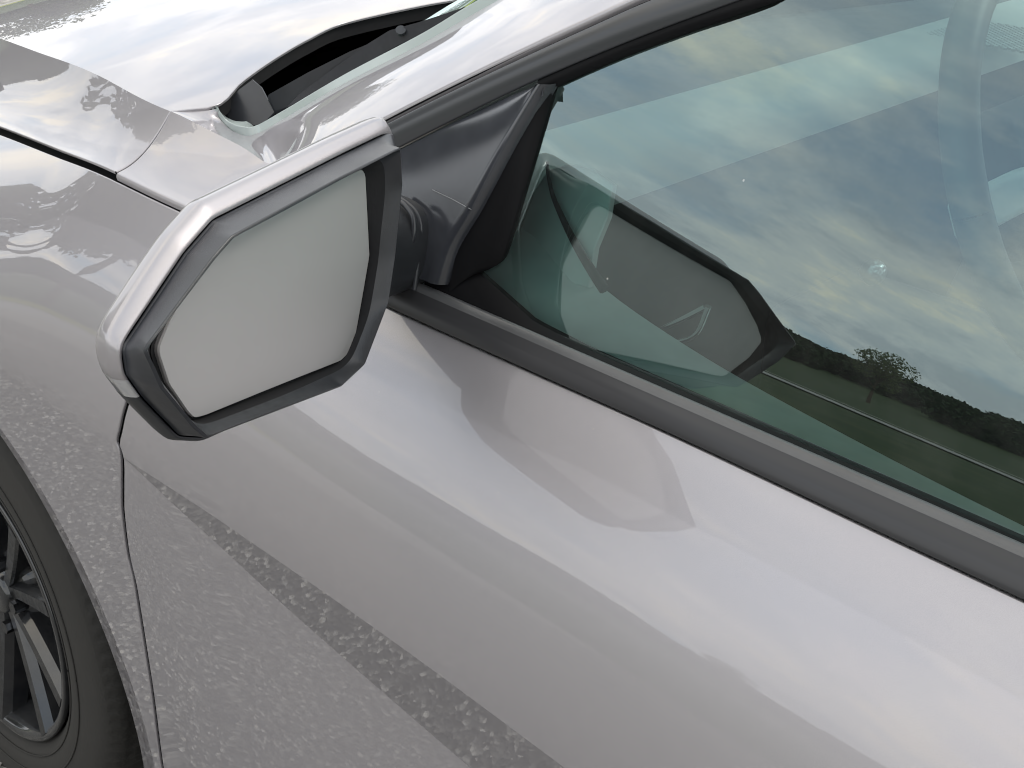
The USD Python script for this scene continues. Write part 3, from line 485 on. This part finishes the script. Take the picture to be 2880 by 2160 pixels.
# door frame strip along the pillar, glass run seal, window glass
sl_ = byx([tuple(a) for a in T['strip_low']]+[(-1.1, .697, 1.255), (-1.30, .664, 1.322), (-1.45, .643, 1.354), (-1.64, .629, 1.370), (-2.3, .649, 1.314)])
X = np.concatenate([np.linspace(-.56, -.95, 60), np.linspace(-.96, -2.28, 60)]); b = Buf(); A, Bq = st(X), sl_(X-.016)
sheet(b, ruled(A, Bq, 12, .0022, (0, .8, .6)), (0, 1, .7), '01', r=.0015, depth=.010); b.emit(cp('front_door/door_frame'), 'frame_black')
b = Buf(); P = np.stack([st(X)+np.array([0, -.004, .000]), st(X)+np.array([0, -.014, .007])]); sheet(b, P, (0, 1, .7))
tube(b, st(X)+np.array([0, -.0065, .0050]), .0011, 8); b.emit(cp('front_door/frame_gap_seal'), 'rubber')
def gy(x, z, off=0.): return glass_y(x, z, off)
gl = np.array(T['glass_left']); gt = np.array(T['glass_top']); gb = np.array(T['glass_bottom'])
top = np.vstack([gt, [[x, 0, z] for x, z in ((-1.20, 1.287), (-1.40, 1.345), (-1.56, 1.368))]]); bot = np.vstack([[-.79, 0, .99], [-.85, 0, .955], [-1.0, 0, .955], [-1.3, 0, .960], [-1.60, 0, .965]])
tp = byx(top); Xt = np.linspace(-.852, -1.57, 90); zt = tp(Xt)[:, 2]+.006
Xb = -.815-(np.linspace(0, 1, 90))*.765; zb_ = np.interp(-Xb, [.79, .83, .90, 1.0, 1.3, 1.6], [.985, .972, .957, .957, .962, .968])
P = np.zeros((30, 90, 3))
for i, t in enumerate(np.linspace(0, 1, 30)):
    x = Xb*(1-t)+Xt*t; z = zb_*(1-t)+zt*t; P[i] = np.stack([x, gy(x, z), z], -1)
b = Buf(); sheet(b, P, (0, 1, 0)); b.emit(cp('front_door/window_glass'), 'window_glass')
# rubber round the glass: along the frame, down the mirror panel
X = np.linspace(-.845, -1.45, 80); a_ = sl_(X-.0); g_ = tp(X); b = Buf(); P = np.stack([a_+np.array([0, -.004, .002]), a_*.6+g_*.4+np.array([0, .0012, 0]), g_+np.array([0, .0028, -.0006]), g_+np.array([0, -.003, -.0012])]); sheet(b, P, (0, 1, .2))
glc = curve(gl, n=40); srt = curve(T['sail_right'], n=40); P = np.stack([srt+np.array([-.004, -.006, 0]), srt*.5+glc*.5+np.array([0, -.001, 0]), glc+np.array([0, .003, 0]), glc+np.array([.001, -.004, 0])]); sheet(b, P, (-.2, 1, 0)); b.emit(cp('front_door/window_seal'), 'rubber')
# mirror mounting panel (sail)
L0 = np.vstack([np.array(T['sail_right'])[0][None], [sl_(np.array(x)) + np.array([0, -.001, -.004]) for x in (-.82, -.76, -.70, -.64)], [[-.60, .803, .985], [-.605, .811, .966]]]); Lc = curve(L0, n=50)
Rr = curve(np.vstack([T['sail_right'][:4], [[-.800, .8045, .977]]]), n=50); b = Buf()
Rin = Rr+np.array([.012, .0015, 0])*np.linspace(.35, 1, 50)[:, None]
sheet(b, ruled(Lc, Rin, 30, .0015, (0, 1, .3)), (0, 1, .3), '0', r=.0015, depth=.008); P = np.stack([Rin, Rin*.5+Rr*.5+np.array([0, .0012, 0]), Rr, Rr+np.array([-.004, -.004, 0]), Rr+np.array([-.006, -.012, 0])]); sheet(b, P, (-.3, 1, 0)); b.emit(cp('front_door/mirror_panel'), 'panel_plastic')
b = Buf(); tube(b, np.array(T['seam'])+np.array([0, -.0002, 0]), .0003, 6); b.emit(cp('front_door/panel_seam'), 'tarnish')
# belt moulding
X = np.linspace(-.66, -1.60, 120); t_ = -.754-X
ed = np.stack([X, edge_y(X), edge_z(X)], -1); Bm = ed+np.array([0, .0012, .0012]); Rm = np.stack([X, .8105+.0224*t_, .9655+.0202*t_], -1); Tm = np.stack([X, .8030+.0240*t_, .9712+.0197*t_], -1)
b = Buf(); P = np.concatenate([np.stack([Bm+np.array([0, -.006, .0]), Bm+np.array([0, -.001, -.0002]), Bm]), ruled(Bm+np.array([0, .0006, .0008]), Rm, 7, .0012, (0, .9, .4)), np.stack([Rm+np.array([0, -.0011, .0014])])]); sheet(b, P, (0, 1, .4), '2', r=.002, depth=.01)
b.emit(cp('front_door/belt_moulding'), 'moulding_black')
b = Buf(); P = np.stack([Rm+np.array([0, -.0012, .0010]), Rm*.6+Tm*.4+np.array([0, 0, .0003]), Rm*.3+Tm*.7+np.array([0, 0, .0008]), Tm, Tm+np.array([0, -.002, -.001]), Tm+np.array([0, -.0035, -.006])]); sheet(b, P, (0, .3, 1), '2', r=.001); b.emit(cp('front_door/belt_lip'), 'lip_highlight')
X = np.linspace(-.78, -1.58, 80); zz_ = np.interp(-X, [.78, .828, .893, .947, 1.3, 1.6], [.994, .992, .9755, .9735, .9785, .983]); t_ = -.754-X
b = Buf(); P = np.stack([np.stack([X, .8030+.024*t_-.0025, .9712+.0197*t_-.003], -1), np.stack([X, gy(X, zz_)+.0012, zz_], -1), np.stack([X, gy(X, zz_)-.004, zz_+.0005], -1), np.stack([X, gy(X, zz_)-.008, zz_-.02], -1)]); sheet(b, P, (0, .5, 1)); b.emit(cp('front_door/belt_seal'), 'rubber')

# door pillar and rear side glass, nose
b = Buf(); Z = np.linspace(.975, 1.365, 30); P = np.stack([np.stack([-1.575-o-.10*(Z-.975)*0, gy(-1.575-o+0*Z, Z)+.004, Z], -1) for o in (0, .03, .06, .09)]); sheet(b, P, (0, 1, .3), '01', r=.001, depth=.02); b.emit(cp('door_pillar'), 'gloss_black')
b = Buf(); X = np.linspace(-1.67, -2.26, 24); zt_ = sl_(X)[:, 2]; P = np.stack([np.stack([X, gy(X, .975+(zt_-.975)*t)*(1-.0*t)+.02*(np.abs(X)-1.67)*t, .975+(zt_-.975)*t], -1) for t in np.linspace(0, 1, 12)]); sheet(b, P, (0, 1, .3)); b.emit(cp('rear_side_glass'), 'window_glass')
b = Buf(); X = np.linspace(-1.60, -2.34, 24); P = np.stack([np.stack([X, edge_y(X)+.001, edge_z(X)+.001], -1), np.stack([X, edge_y(X)-.012, edge_z(X)+.016], -1), np.stack([X, edge_y(X)-.028, edge_z(X)+.014], -1)]); sheet(b, P, (0, 1, .4)); b.emit(cp('rear_belt_moulding'), 'moulding_black')
b = Buf(); al_ = np.linspace(0, math.pi, 61); zz_ = np.linspace(.20, .86, 30); P = []
for z in zz_:
    ys = float(side(.60, min(z, .79))); e_ = .55; c_ = np.cos(al_); s_ = np.sin(al_); dep = .30-.25*max(0, (z-.70)/.16)**2-.05*((z-.45)/.3)**2
    P.append(np.stack([.60+dep*np.abs(s_)**e_, ys*np.sign(c_)*np.abs(c_)**e_, 0*al_+z], -1))
sheet(b, np.stack(P), (1, 0, 0)); b.emit(cp('front_bumper'), 'paint')

# ---------------------------------------------------------------- door mirror
MO = np.array([-.8185, .8849, 1.09046]); Mn = np.array([.94495, .32722, 0.]); Mu = np.array([-.32722, .94495, 0.]); Mw = np.array([0., 0., 1.]); Md = np.array([.985, .17, 0.])/.9864
def mloc(uvn): uvn = np.asarray(uvn, float); return MO+uvn[..., :1]*Mu+uvn[..., 1:2]*Mw+uvn[..., 2:3]*np.where(uvn[..., 2:3] > 0, Md, Mn)
CU, CW = .100, -.056; NA = 240
def polar(pts, rad, n=NA):
    """outline with rounded corners, as radius by angle round the housing's middle"""
    p = Polygon(pts); p = p.buffer(-rad, quad_segs=16).buffer(rad, quad_segs=16) if rad else p
    e = np.array(p.segmentize(.0008).exterior.coords)-[CU, CW]; a = np.unwrap(np.arctan2(e[:, 1], e[:, 0])); r = np.hypot(*e.T)
    if a[-1] < a[0]: a, r = a[::-1], r[::-1]
    t = np.linspace(-math.pi, math.pi, n+1)
    return np.interp((t-a[0]) % (2*math.pi)+a[0], a, r)
def ring(r, off, n=NA):
    t = np.linspace(-math.pi, math.pi, len(r)); return mloc(np.stack([CU+r*np.cos(t), CW+r*np.sin(t), np.broadcast_to(off, (len(r),))], -1))
def smooth_ring(r, k):
    q = np.concatenate([r[:-1]]*3); ker = np.hanning(2*k+3)[1:-1]; ker /= ker.sum(); s = np.convolve(q, ker, 'same')[len(r)-1:2*(len(r)-1)]; return np.append(s, s[0])
Aout = [(-.050, .012), (.016, .0125), (.152, .0115), (.179, .001), (.2365, -.032), (.2365, -.048), (.226, -.068), (.201, -.105), (.180, -.117), (.062, -.139), (.027, -.136), (.006, -.118), (-.022, -.09), (-.044, -.05)]
Bout = [(-.024, .0115), (.049, .0122), (.163, .0110), (.181, .0045), (.2440, -.0250), (.241, -.031), (.234, -.052), (.212, -.088), (.203, -.099), (.062, -.132), (.032, -.129), (.020, -.117), (-.002, -.095), (-.013, -.064), (-.025, -.016)]
Gout = [(.000, .0025), (.081, .0025), (.157, .0030), (.182, -.0095), (.206, -.026), (.2185, -.039), (.213, -.063), (.201, -.086), (.196, -.0935), (.186, -.0965), (.041, -.1255), (.031, -.124), (.022, -.117), (.011, -.092), (-.0015, -.062)]
rA, rB, rG = polar(Aout, .004), polar(Bout, .003), polar(Gout, .008)
from shapely.geometry import Polygon as _P
def grown(d, rad=.010):
    p = _P(Aout).buffer(.001)
    p = p.buffer(d, quad_segs=24) if d >= 0 else p.buffer(d, quad_segs=24)
    return polar(np.array(p.exterior.coords), rad if d > -.03 else 0)
cap_off = [.0095, .0096, .0125, .018, .026, .036, .046, .055, .064, .072, .079, .085, .089]; cap_gr = [.0, .0014, .0030, .0042, .0028, -.0042, -.0135, -.0225, -.0325, -.0415, -.0495, -.0565, -.0615]
lift = PchipInterpolator([.0094, .0125, .016, .020, .024, .030, .040, .09], [0, .0025, .0044, .0054, .0050, .0030, .0008, 0])
rings = []
for o, g in zip(cap_off, cap_gr):
    r = smooth_ring(grown(g), 1+int(max(0, (o-.012))*120)); q_ = ring(r, o); h_ = np.clip((q_[:, 2]-MO[2]-CW)/.055, 0, 1); q_[:, 2] += float(lift(o))*h_*h_*(3-2*h_); rings.append(q_)
rings.append(np.repeat(mloc([[CU, CW, .0905]]), NA+1, 0)); P = np.stack(rings)
# resample smoothly along the depth
dd = np.linspace(0, 1, len(rings)); P = PchipInterpolator(dd, P, axis=0)(np.linspace(0, 1, 64))
outw = lambda Q: nrm(Q-mloc([[CU, CW, .03]])[0])
Nq = np.cross(np.gradient(P, axis=0), np.gradient(np.concatenate([P[:, -2:-1], P, P[:, 1:2]], 1), axis=1)[:, 1:-1]); Nq = nrm(Nq); Nq *= np.sign(np.sum(Nq*outw(P)))
fq = gridfaces(64, NA+1); lc = P.reshape(-1, 3)-MO; cw_, cu_ = (lc@Mw)[fq].mean(1), (lc@Mu)[fq].mean(1)
is_cap = cw_ > -.0520; is_lens = (~is_cap) & (cw_ > -.0670) & (cu_ > .12)
SM = xform(cp('side_mirror'))
for nm, sel, m_ in (('mirror_cap', is_cap, 'paint'), ('turn_signal', is_lens, 'lens_grey'), ('mirror_housing', ~is_cap & ~is_lens, 'black_plastic')):
    if nm == 'turn_signal': plain('lens_grey', (.42, .42, .43), .08, metal=.6, coat_weight=1.0, coat_roughness=.02)
    if sel.any(): Buf().add(P.reshape(-1, 3), fq[sel], Nq.reshape(-1, 3)).emit(cp('side_mirror/'+nm), m_)
# bezel: outer bevel, crest, inner wall down to the gap round the glass
bz = Buf(); t_ = np.linspace(0, 1, 6)
def rlerp(ra, oa, rb, ob, n, bow=0.): return np.stack([ring(ra*(1-t)+rb*t+4*t*(1-t)*bow, oa*(1-t)+ob*t) for t in np.linspace(0, 1, n)])
inref = lambda Q: np.broadcast_to(-Mn, Q.shape)
outw2 = lambda Q: nrm(Q-mloc([[CU, CW, .03]])[0])
sheet(bz, rlerp(rA+.0002, .0094, rA-.0002, .0078, 3), outw2, closed=True)
sheet(bz, rlerp(rA-.0002, .0078, rB+.0003, -.0130, 7, .0004), outw2, closed=True)
sheet(bz, rlerp(rB+.0003, -.0130, rB-.0016, -.0142, 4, .0005), inref, closed=True)
rC = smooth_ring(np.minimum(rB-.004, np.maximum(rG+.0045, rB-.0085)), 5)
ctr = lambda Q: nrm(mloc([[CU, CW, -.03]])[0]-Q)
sheet(bz, rlerp(rB-.0016, -.0142, rC, -.0048, 6, .0006), ctr, closed=True)
bz.emit(cp('side_mirror/mirror_bezel'), 'bezel_plastic')
b = Buf(); sheet(b, rlerp(rC, -.0048, np.minimum(rC-.0006, rG+.0030), .0045, 6), ctr, closed=True); b.emit(cp('side_mirror/bezel_inner'), 'dark_inside')
b = Buf(); sheet(b, rlerp(np.minimum(rC-.0006, rG+.0030), .0035, rG*.6, .006, 4), inref, closed=True); b.emit(cp('side_mirror/mirror_well'), 'dark_inside')
b = Buf(); sheet(b, rlerp(rG*0+1e-5, -.0008, rG-.0008, .0, 14), inref, closed=True); sheet(b, rlerp(rG-.0008, .0, rG, .0012, 3), inref, closed=True); sheet(b, rlerp(rG, .0012, rG, .004, 3), outw2, closed=True); b.emit(cp('side_mirror/mirror_glass'), 'mirror_film')
# arm and the gaskets where it meets the panel
b = Buf()
ac = curve([(-.748, .785, .995), (-.755, .825, .997), (-.765, .868, 1.003), (-.778, .915, 1.010)], n=14); a1 = np.linspace(0, 2*math.pi, 41)
se = lambda a, e: np.sign(a)*np.abs(a)**e
P = np.stack([c+np.stack([.033*se(np.cos(a1), .75)*(1-.1*i/13), 0*a1, .034*se(np.sin(a1), .75)], -1) for i, c in enumerate(ac)]); sheet(b, P, lambda Q: nrm(Q-ac.mean(0)), closed=True); b.emit(cp('side_mirror/mirror_arm'), 'black_plastic')
b = Buf(); tube(b, curve(T['gasket1'], n=40), .0022, 8); tube(b, curve(T['gasket2'], n=40), .0020, 8); b.emit(cp('side_mirror/mirror_gasket'), 'satin_plastic')

# ---------------------------------------------------------------- front wheel, steered a little to the right
WH = xform(cp('front_wheel'), t=(.045, .909, .262), rz=2.5)
UsdGeom.Xformable(WH).AddRotateXOp().Set(3.5)
prof = [(.205, -.055), (.212, -.022), (.218, -.012), (.228, -.004), (.250, .0035), (.272, .004), (.300, .000), (.314, -.008), (.324, -.022), (.3285, -.045), (.330, -.09), (.3285, -.155), (.316, -.195), (.26, -.21), (.21, -.20)]   # radius, offset along the axle (outboard +)
pc = curve(prof, n=90); a = np.linspace(0, 2*math.pi, 289)
rr = pc[:, 0][:, None]+0*a; yy_ = pc[:, 1][:, None]+0*a
blk = ((np.floor(a/(2*math.pi)*96*2) % 2) == 0)[None, :]                       # tread blocks cut into the shoulder
groove = (pc[:, 0] > .3155)[:, None] & blk & ((np.abs(((pc[:, 1]+.035) % .040)-.020) < .017))[:, None]
rr = rr-np.where((pc[:, 0] > .3155)[:, None] & ~groove, .0022, 0)
P = np.stack([-rr*np.cos(a), yy_, rr*np.sin(a)], -1); b = Buf()
fv, ff = P.reshape(-1, 3), gridfaces(*P.shape[:2]); b.tm(trimesh.Trimesh(fv, ff, process=True), 30)
for rad, o in ((.236, .0008), (.262, .0046)):                                   # raised rings on the sidewall
    tube(b, np.stack([-rad*np.cos(a), 0*a+o, rad*np.sin(a)], -1), .0014, 6, False)
b.emit(cp('front_wheel/tyre'), 'tyre_rubber')
rp = curve([(.216, -.010), (.217, -.003), (.2115, -.0015), (.204, -.006), (.199, -.02), (.192, -.06), (.188, -.17), (.18, -.19)], n=40); P = np.stack([-rp[:, :1]*np.cos(a), rp[:, 1:]+0*a, rp[:, :1]*np.sin(a)], -1); b = Buf(); sheet(b, P, lambda Q: np.array([0, 1., 0])-.7*Q*np.array([1, 0, 1]), closed=True); b.emit(cp('front_wheel/rim'), 'rim_paint')
b = Buf(); ad = np.linspace(0, 2*math.pi, 97)
for r0, r1, o in ((.0, .075, -.105), (.076, .155, -.115)):
    P = np.stack([np.stack([-r*np.cos(ad), 0*ad+o, r*np.sin(ad)], -1) for r in (r0+.001, r1)]); sheet(b, P, (0, 1, 0), closed=True)
b.emit(cp('front_wheel/brake_disc'), 'tarnish')
b = Buf(); P = np.stack([np.stack([-r*np.cos(ad), 0*ad-.13, r*np.sin(ad)], -1) for r in (.001, .2)]); sheet(b, P, (0, 1, 0), closed=True); b.emit(cp('front_wheel/wheel_backing'), 'dark_inside')
def spoke(th, wide0, wide1, skew):
    """one blade: painted sides, machined face; th = direction, skew turns its outer end"""
    c, s = math.cos(th), math.sin(th); e = np.array([-c, 0, s]); f = np.array([s, 0, c])
    r = np.linspace(.030, .207, 12); hw = np.interp(r, [.03, .207], [wide0, wide1]); off = skew*(r-.03); y = -.030+.028*((r-.03)/.177)**1.2
    cen = r[:, None]*e+off[:, None]*f; ax = np.array([0, 1., 0])
    face = np.stack([cen-f*hw[:, None]*.80+ax*y[:, None], cen+f*hw[:, None]*.55+ax*y[:, None]])
    edge = [cen-f*hw[:, None]+ax*(y-.030)[:, None], cen-f*hw[:, None]+ax*(y-.004)[:, None], cen-f*hw[:, None]*.80+ax*y[:, None]]
    edg2 = [cen+f*hw[:, None]*.55+ax*y[:, None], cen+f*hw[:, None]+ax*(y-.012)[:, None], cen+f*hw[:, None]*1.05+ax*(y-.035)[:, None]]
    return face, np.stack(edge[:2]), np.stack(edge[1:]), np.stack(edg2[:2]), np.stack(edg2[1:])
k = 0
for i in range(5):
    for sgn in (-1, 1):
        th = math.radians(-33+72*i+sgn*10.5); face, e1, e2, e3, e4 = spoke(th, .0105, .0150, sgn*.10)
        nm = cp('front_wheel/spoke') + ('' if k == 0 else '_%03d' % k); k += 1
        b = Buf(); sheet(b, face, (0, 1, 0)); sheet(b, e2, (0, 1, 0)); pr_ = b.emit(nm, 'rim_machined')
        b = Buf(); sheet(b, e1, (0, .2, 0)); sheet(b, e3, (0, 1, 0)); sheet(b, e4, (0, .3, 0)); b.emit(cp('front_wheel/spoke_side')+('' if k == 1 else '_%03d' % (k-1)), 'rim_paint')
b = Buf(); hp = curve([(.0005, -.020), (.020, -.0205), (.030, -.024), (.034, -.034), (.060, -.042), (.070, -.058)], n=20); P = np.stack([-hp[:, :1]*np.cos(ad), hp[:, 1:]+0*ad, hp[:, :1]*np.sin(ad)], -1); sheet(b, P, (0, 1, 0), closed=True); b.emit(cp('front_wheel/hub_cap'), 'rim_paint')
for i in range(5):
    th = math.radians(3+72*i); b = Buf(); c = np.array([-math.cos(th)*.052, -.030, math.sin(th)*.052]); b.tm(trimesh.creation.cylinder(.0095, .020, sections=6, transform=trimesh.transformations.translation_matrix(c)@trimesh.transformations.rotation_matrix(math.pi/2, [1, 0, 0])), False); b.emit(cp('front_wheel/wheel_nut')+('' if i == 0 else '_%03d' % i), 'rim_machined')

# ---------------------------------------------------------------- wiper and corner plug in the windscreen opening
def plate(buf, pts, nvec, thick):
    """a bevelled plate: outline given as points in space, extruded along nvec"""
    p = np.asarray(pts, float); nv = nrm(np.asarray(nvec, float)); c = p.mean(0); q = c+(p-c)*.97
    n_ = len(p); ringq = [p-nv*thick, p-nv*.0012, q]; V = np.vstack(ringq+[q.mean(0)[None]])
    Fq = []
    for k in range(2):
        for i in range(n_): j = (i+1) % n_; Fq += [(k*n_+i, k*n_+j, (k+1)*n_+j), (k*n_+i, (k+1)*n_+j, (k+1)*n_+i)]
    for i in range(n_): Fq.append((2*n_+i, 2*n_+(i+1) % n_, 3*n_))
    m = trimesh.Trimesh(V, np.array(Fq), process=False)
    if np.sum(m.face_normals[-n_:]@nv) < 0: m.invert()
    return buf.tm(m, 25)
b = Buf(); plate(b, PLUG, (-.25, .45, .85), .02); b.emit(cp('cowl_plug'), 'satin_plastic')
b = Buf(); plate(b, ARM1, (-.45, .5, .75), .012); tag(b.emit(cp('wiper_arm'), 'satin_plastic'))
b = Buf(); c = np.array(NUT); b.tm(trimesh.creation.cylinder(.0048, .004, sections=20, transform=trimesh.geometry.align_vectors([0, 0, 1], nrm(np.array([-.45, .5, .75])))), 30); b.v[-1] = b.v[-1]+c; b.emit(cp('wiper_arm/pivot_cap'), 'gloss_black')
b = Buf(); plate(b, ARM2, (-.4, .3, .8), .01); b.emit(cp('wiper_blade'), 'black_plastic')

# ---------------------------------------------------------------- inside
b = Buf(); X = np.linspace(-.70, -1.70, 60); ti = np.array(TRIM); te = byx(ti); I_ = te(X); o_y = gy(X, .955)-.012
P = np.stack([np.stack([X, o_y, 0*X+.90], -1), np.stack([X, o_y, 0*X+.948], -1), np.stack([X, o_y-.006, np.maximum(.953, 0)+0*X], -1), np.stack([X, o_y*.6+I_[:, 1]*.4, (.955*.6+I_[:, 2]*.4)+.004], -1), I_, I_+np.array([0, -.006, -.006]), I_+np.array([0, -.010, -.03])])
P = PchipInterpolator([0, .2, .28, .6, .86, .93, 1], P, axis=0)(np.linspace(0, 1, 40)); sheet(b, P, (0, -.2, 1)); b.emit(cp('front_door/door_trim'), 'trim_grey')
b = Buf(); P = np.stack([I_+np.array([0, -.012, -.03]), I_+np.array([0, -.03, -.12]), I_+np.array([0, 0, -.25]), np.stack([X, 0*X+.78, 0*X+.3], -1)]); sheet(b, P, (0, -1, 0)); b.emit(cp('front_door/door_lining'), 'dash_dark')
# grab handle and its bright trims
for i, pts in enumerate(HANDLE[:2]):
    b = Buf(); tube(b, curve(pts, n=16), .0026, 8); b.emit(cp('front_door/door_pull')+('' if i == 0 else '_%03d' % i), 'chrome')
# inner mirror-corner trim with a darker seam
b = Buf(); plate(b, SAILIN, (-.3, .9, .3), .01); b.emit(cp('front_door/corner_trim'), 'trim_grey')
b = Buf(); tube(b, curve(SEAMIN, n=30), np.linspace(.0012, .0042, 30), 8); b.emit(cp('front_door/corner_seam'), 'dash_dark')
# dashboard
Yd = np.linspace(-.64, .64, 61)
def dash_prof(y):
    hump = math.exp(-((y-.37)/.17)**4)*.035
    x0 = -.28-.19*(y/.67)**2; return [(x0, .955), (x0*.6-.575*.4, .975), (x0*.3-.575*.7, .985), (-.575, .988), (-.60, .985)]
P = np.stack([np.array([[x, y, z] for x, z in dash_prof(y)]) for y in Yd], 1); b = Buf(); sheet(b, P, (0, 0, 1)); b.emit(cp('dashboard'), 'dash_dark')
P = np.stack([np.array([[x, y, z] for x, z in [(-.600, .980), (-.612, .992), (-.635, 1.000), (-.68, 1.001), (-.715, .996), (-.735, .984), (-.744, .960)]]) for y in Yd], 1); P = PchipInterpolator(np.linspace(0, 1, 7), P, axis=0)(np.linspace(0, 1, 26)); b = Buf(); sheet(b, P, (-.2, 0, 1)); b.emit(cp('dashboard/padded_edge'), 'dash_grey')
P = np.stack([np.array([[x, y, z] for x, z in [(-.742, .968), (-.735, .93), (-.70, .86), (-.66, .78), (-.60, .60), (-.55, .40)]]) for y in Yd], 1); b = Buf(); sheet(b, P, (-1, 0, 0)); b.emit(cp('dashboard/fascia'), 'dash_dark')
# speaker grille on the dashboard top
b = Buf()
for i in range(26):
    for j in range(15):
        p = np.array(GRILLE)+np.array([-.0095*i*.6, .0095*(j-7)+.0047*(i % 2), 0]); b.tm(trimesh.creation.cylinder(.0030, .003, sections=6, transform=trimesh.transformations.translation_matrix(p)), False)
b.emit(cp('dashboard/speaker_grille'), 'dash_grey')
# crumpled metal knob, shaped to give a small glint
b = Buf(); gk = trimesh.creation.icosphere(4, .017); gk.vertices *= (1+.22*(meshkit.fbm(gk.vertices*170, 3, 5)-.5))[:, None]; gk.apply_translation(np.array(KNOB)+np.array([-.004, .003, .002])); b.tm(gk, 25); b.emit(cp('gear_knob'), 'tarnish')
# steering wheel
sc = np.array(STEER); sn = nrm(np.array([-.90, 0, .44])); su = np.array([0, 1., 0]); sv = np.cross(sn, su); b = Buf(); aw = np.linspace(0, 2*math.pi, 121)
tube(b, sc+.180*np.cos(aw)[:, None]*su+.182*np.sin(aw)[:, None]*sv, .0155, 16, False); b.emit(cp('steering_wheel'), 'wheel_grey')
b = Buf(); b.tm(tmesh(rbox((.05, .17, .13), .02, 3).rotate((0, 26, 0)).translate(tuple(sc+np.array([.03, 0, -.012])))), 40); b.emit(cp('steering_wheel/hub'), 'dash_dark')
for i, sg in enumerate((-1, 1)):
    b = Buf(); b.tm(tmesh(rbox((.018, .12, .035), .007, 3).rotate((0, 26, 0)).translate(tuple(sc+su*sg*.125+np.array([.008, 0, -.006])))), 40); b.emit(cp('steering_wheel/spoke')+('' if i == 0 else '_%03d' % i), 'trim_grey')
# seats, floor, far side, roof
for i, y in enumerate((.37, -.37)):
    nm = 'front_seat' if i == 0 else 'front_seat_%03d' % i; xform(cp(nm)); b = Buf(); b.tm(tmesh(rbox((.50, .50, .14), .05, 4).translate((-1.35, y, .52))), 50); b.emit(cp(nm+'/cushion'), 'trim_grey')
    b = Buf(); b.tm(tmesh(rbox((.14, .50, .62), .05, 4).rotate((0, -18, 0)).translate((-1.68, y, .84))), 50); b.emit(cp(nm+'/backrest'), 'trim_grey'); b = Buf(); b.tm(tmesh(rbox((.09, .26, .18), .035, 4).translate((-1.80, y, 1.22))), 50); b.emit(cp(nm+'/headrest'), 'trim_grey')
b = Buf(); P = np.array([[[x, y, .28] for y in (-.86, .86)] for x in (-.2, -2.4)]); sheet(b, P, (0, 0, 1)); b.emit(cp('cabin_floor'), 'dark_inside')
b = Buf(); b.tm(tmesh(rbox((1.0, .22, .30), .03, 3).translate((-1.15, 0, .55))), 40); b.emit(cp('centre_console'), 'dash_dark')
X = np.linspace(-.35, -2.35, 30); b = Buf(); P = np.stack([np.stack([X, -side(X, .30+0*X), 0*X+.2], -1)]+[np.stack([X, -side(X, z3(X)*.5+.2), z3(X)*.5+.2], -1), np.stack([X, -y3(X), z3(X)], -1), np.stack([X, -edge_y(X), edge_z(X)], -1)]); sheet(b, P, (0, -1, 0)); b.emit(cp('far_side_doors'), 'paint')
rx_ = np.linspace(-1.22, -2.5, 24); yr = np.linspace(-1, 1, 25); P = np.stack([np.stack([rx_, .56*q_+0*rx_, 1.425-.05*q_*q_-.09*((rx_+1.9)/.7)**2*(rx_ < -1.9)-.022*((rx_+1.55)/.35)**2*(rx_ > -1.55)], -1) for q_ in yr]); b = Buf(); sheet(b, P, (0, 0, 1)); b.emit(cp('roof'), 'paint')
b = Buf(); P2 = P-np.array([0, 0, .03]); sheet(b, P2, (0, 0, -1)); b.emit(cp('headlining'), 'trim_grey')
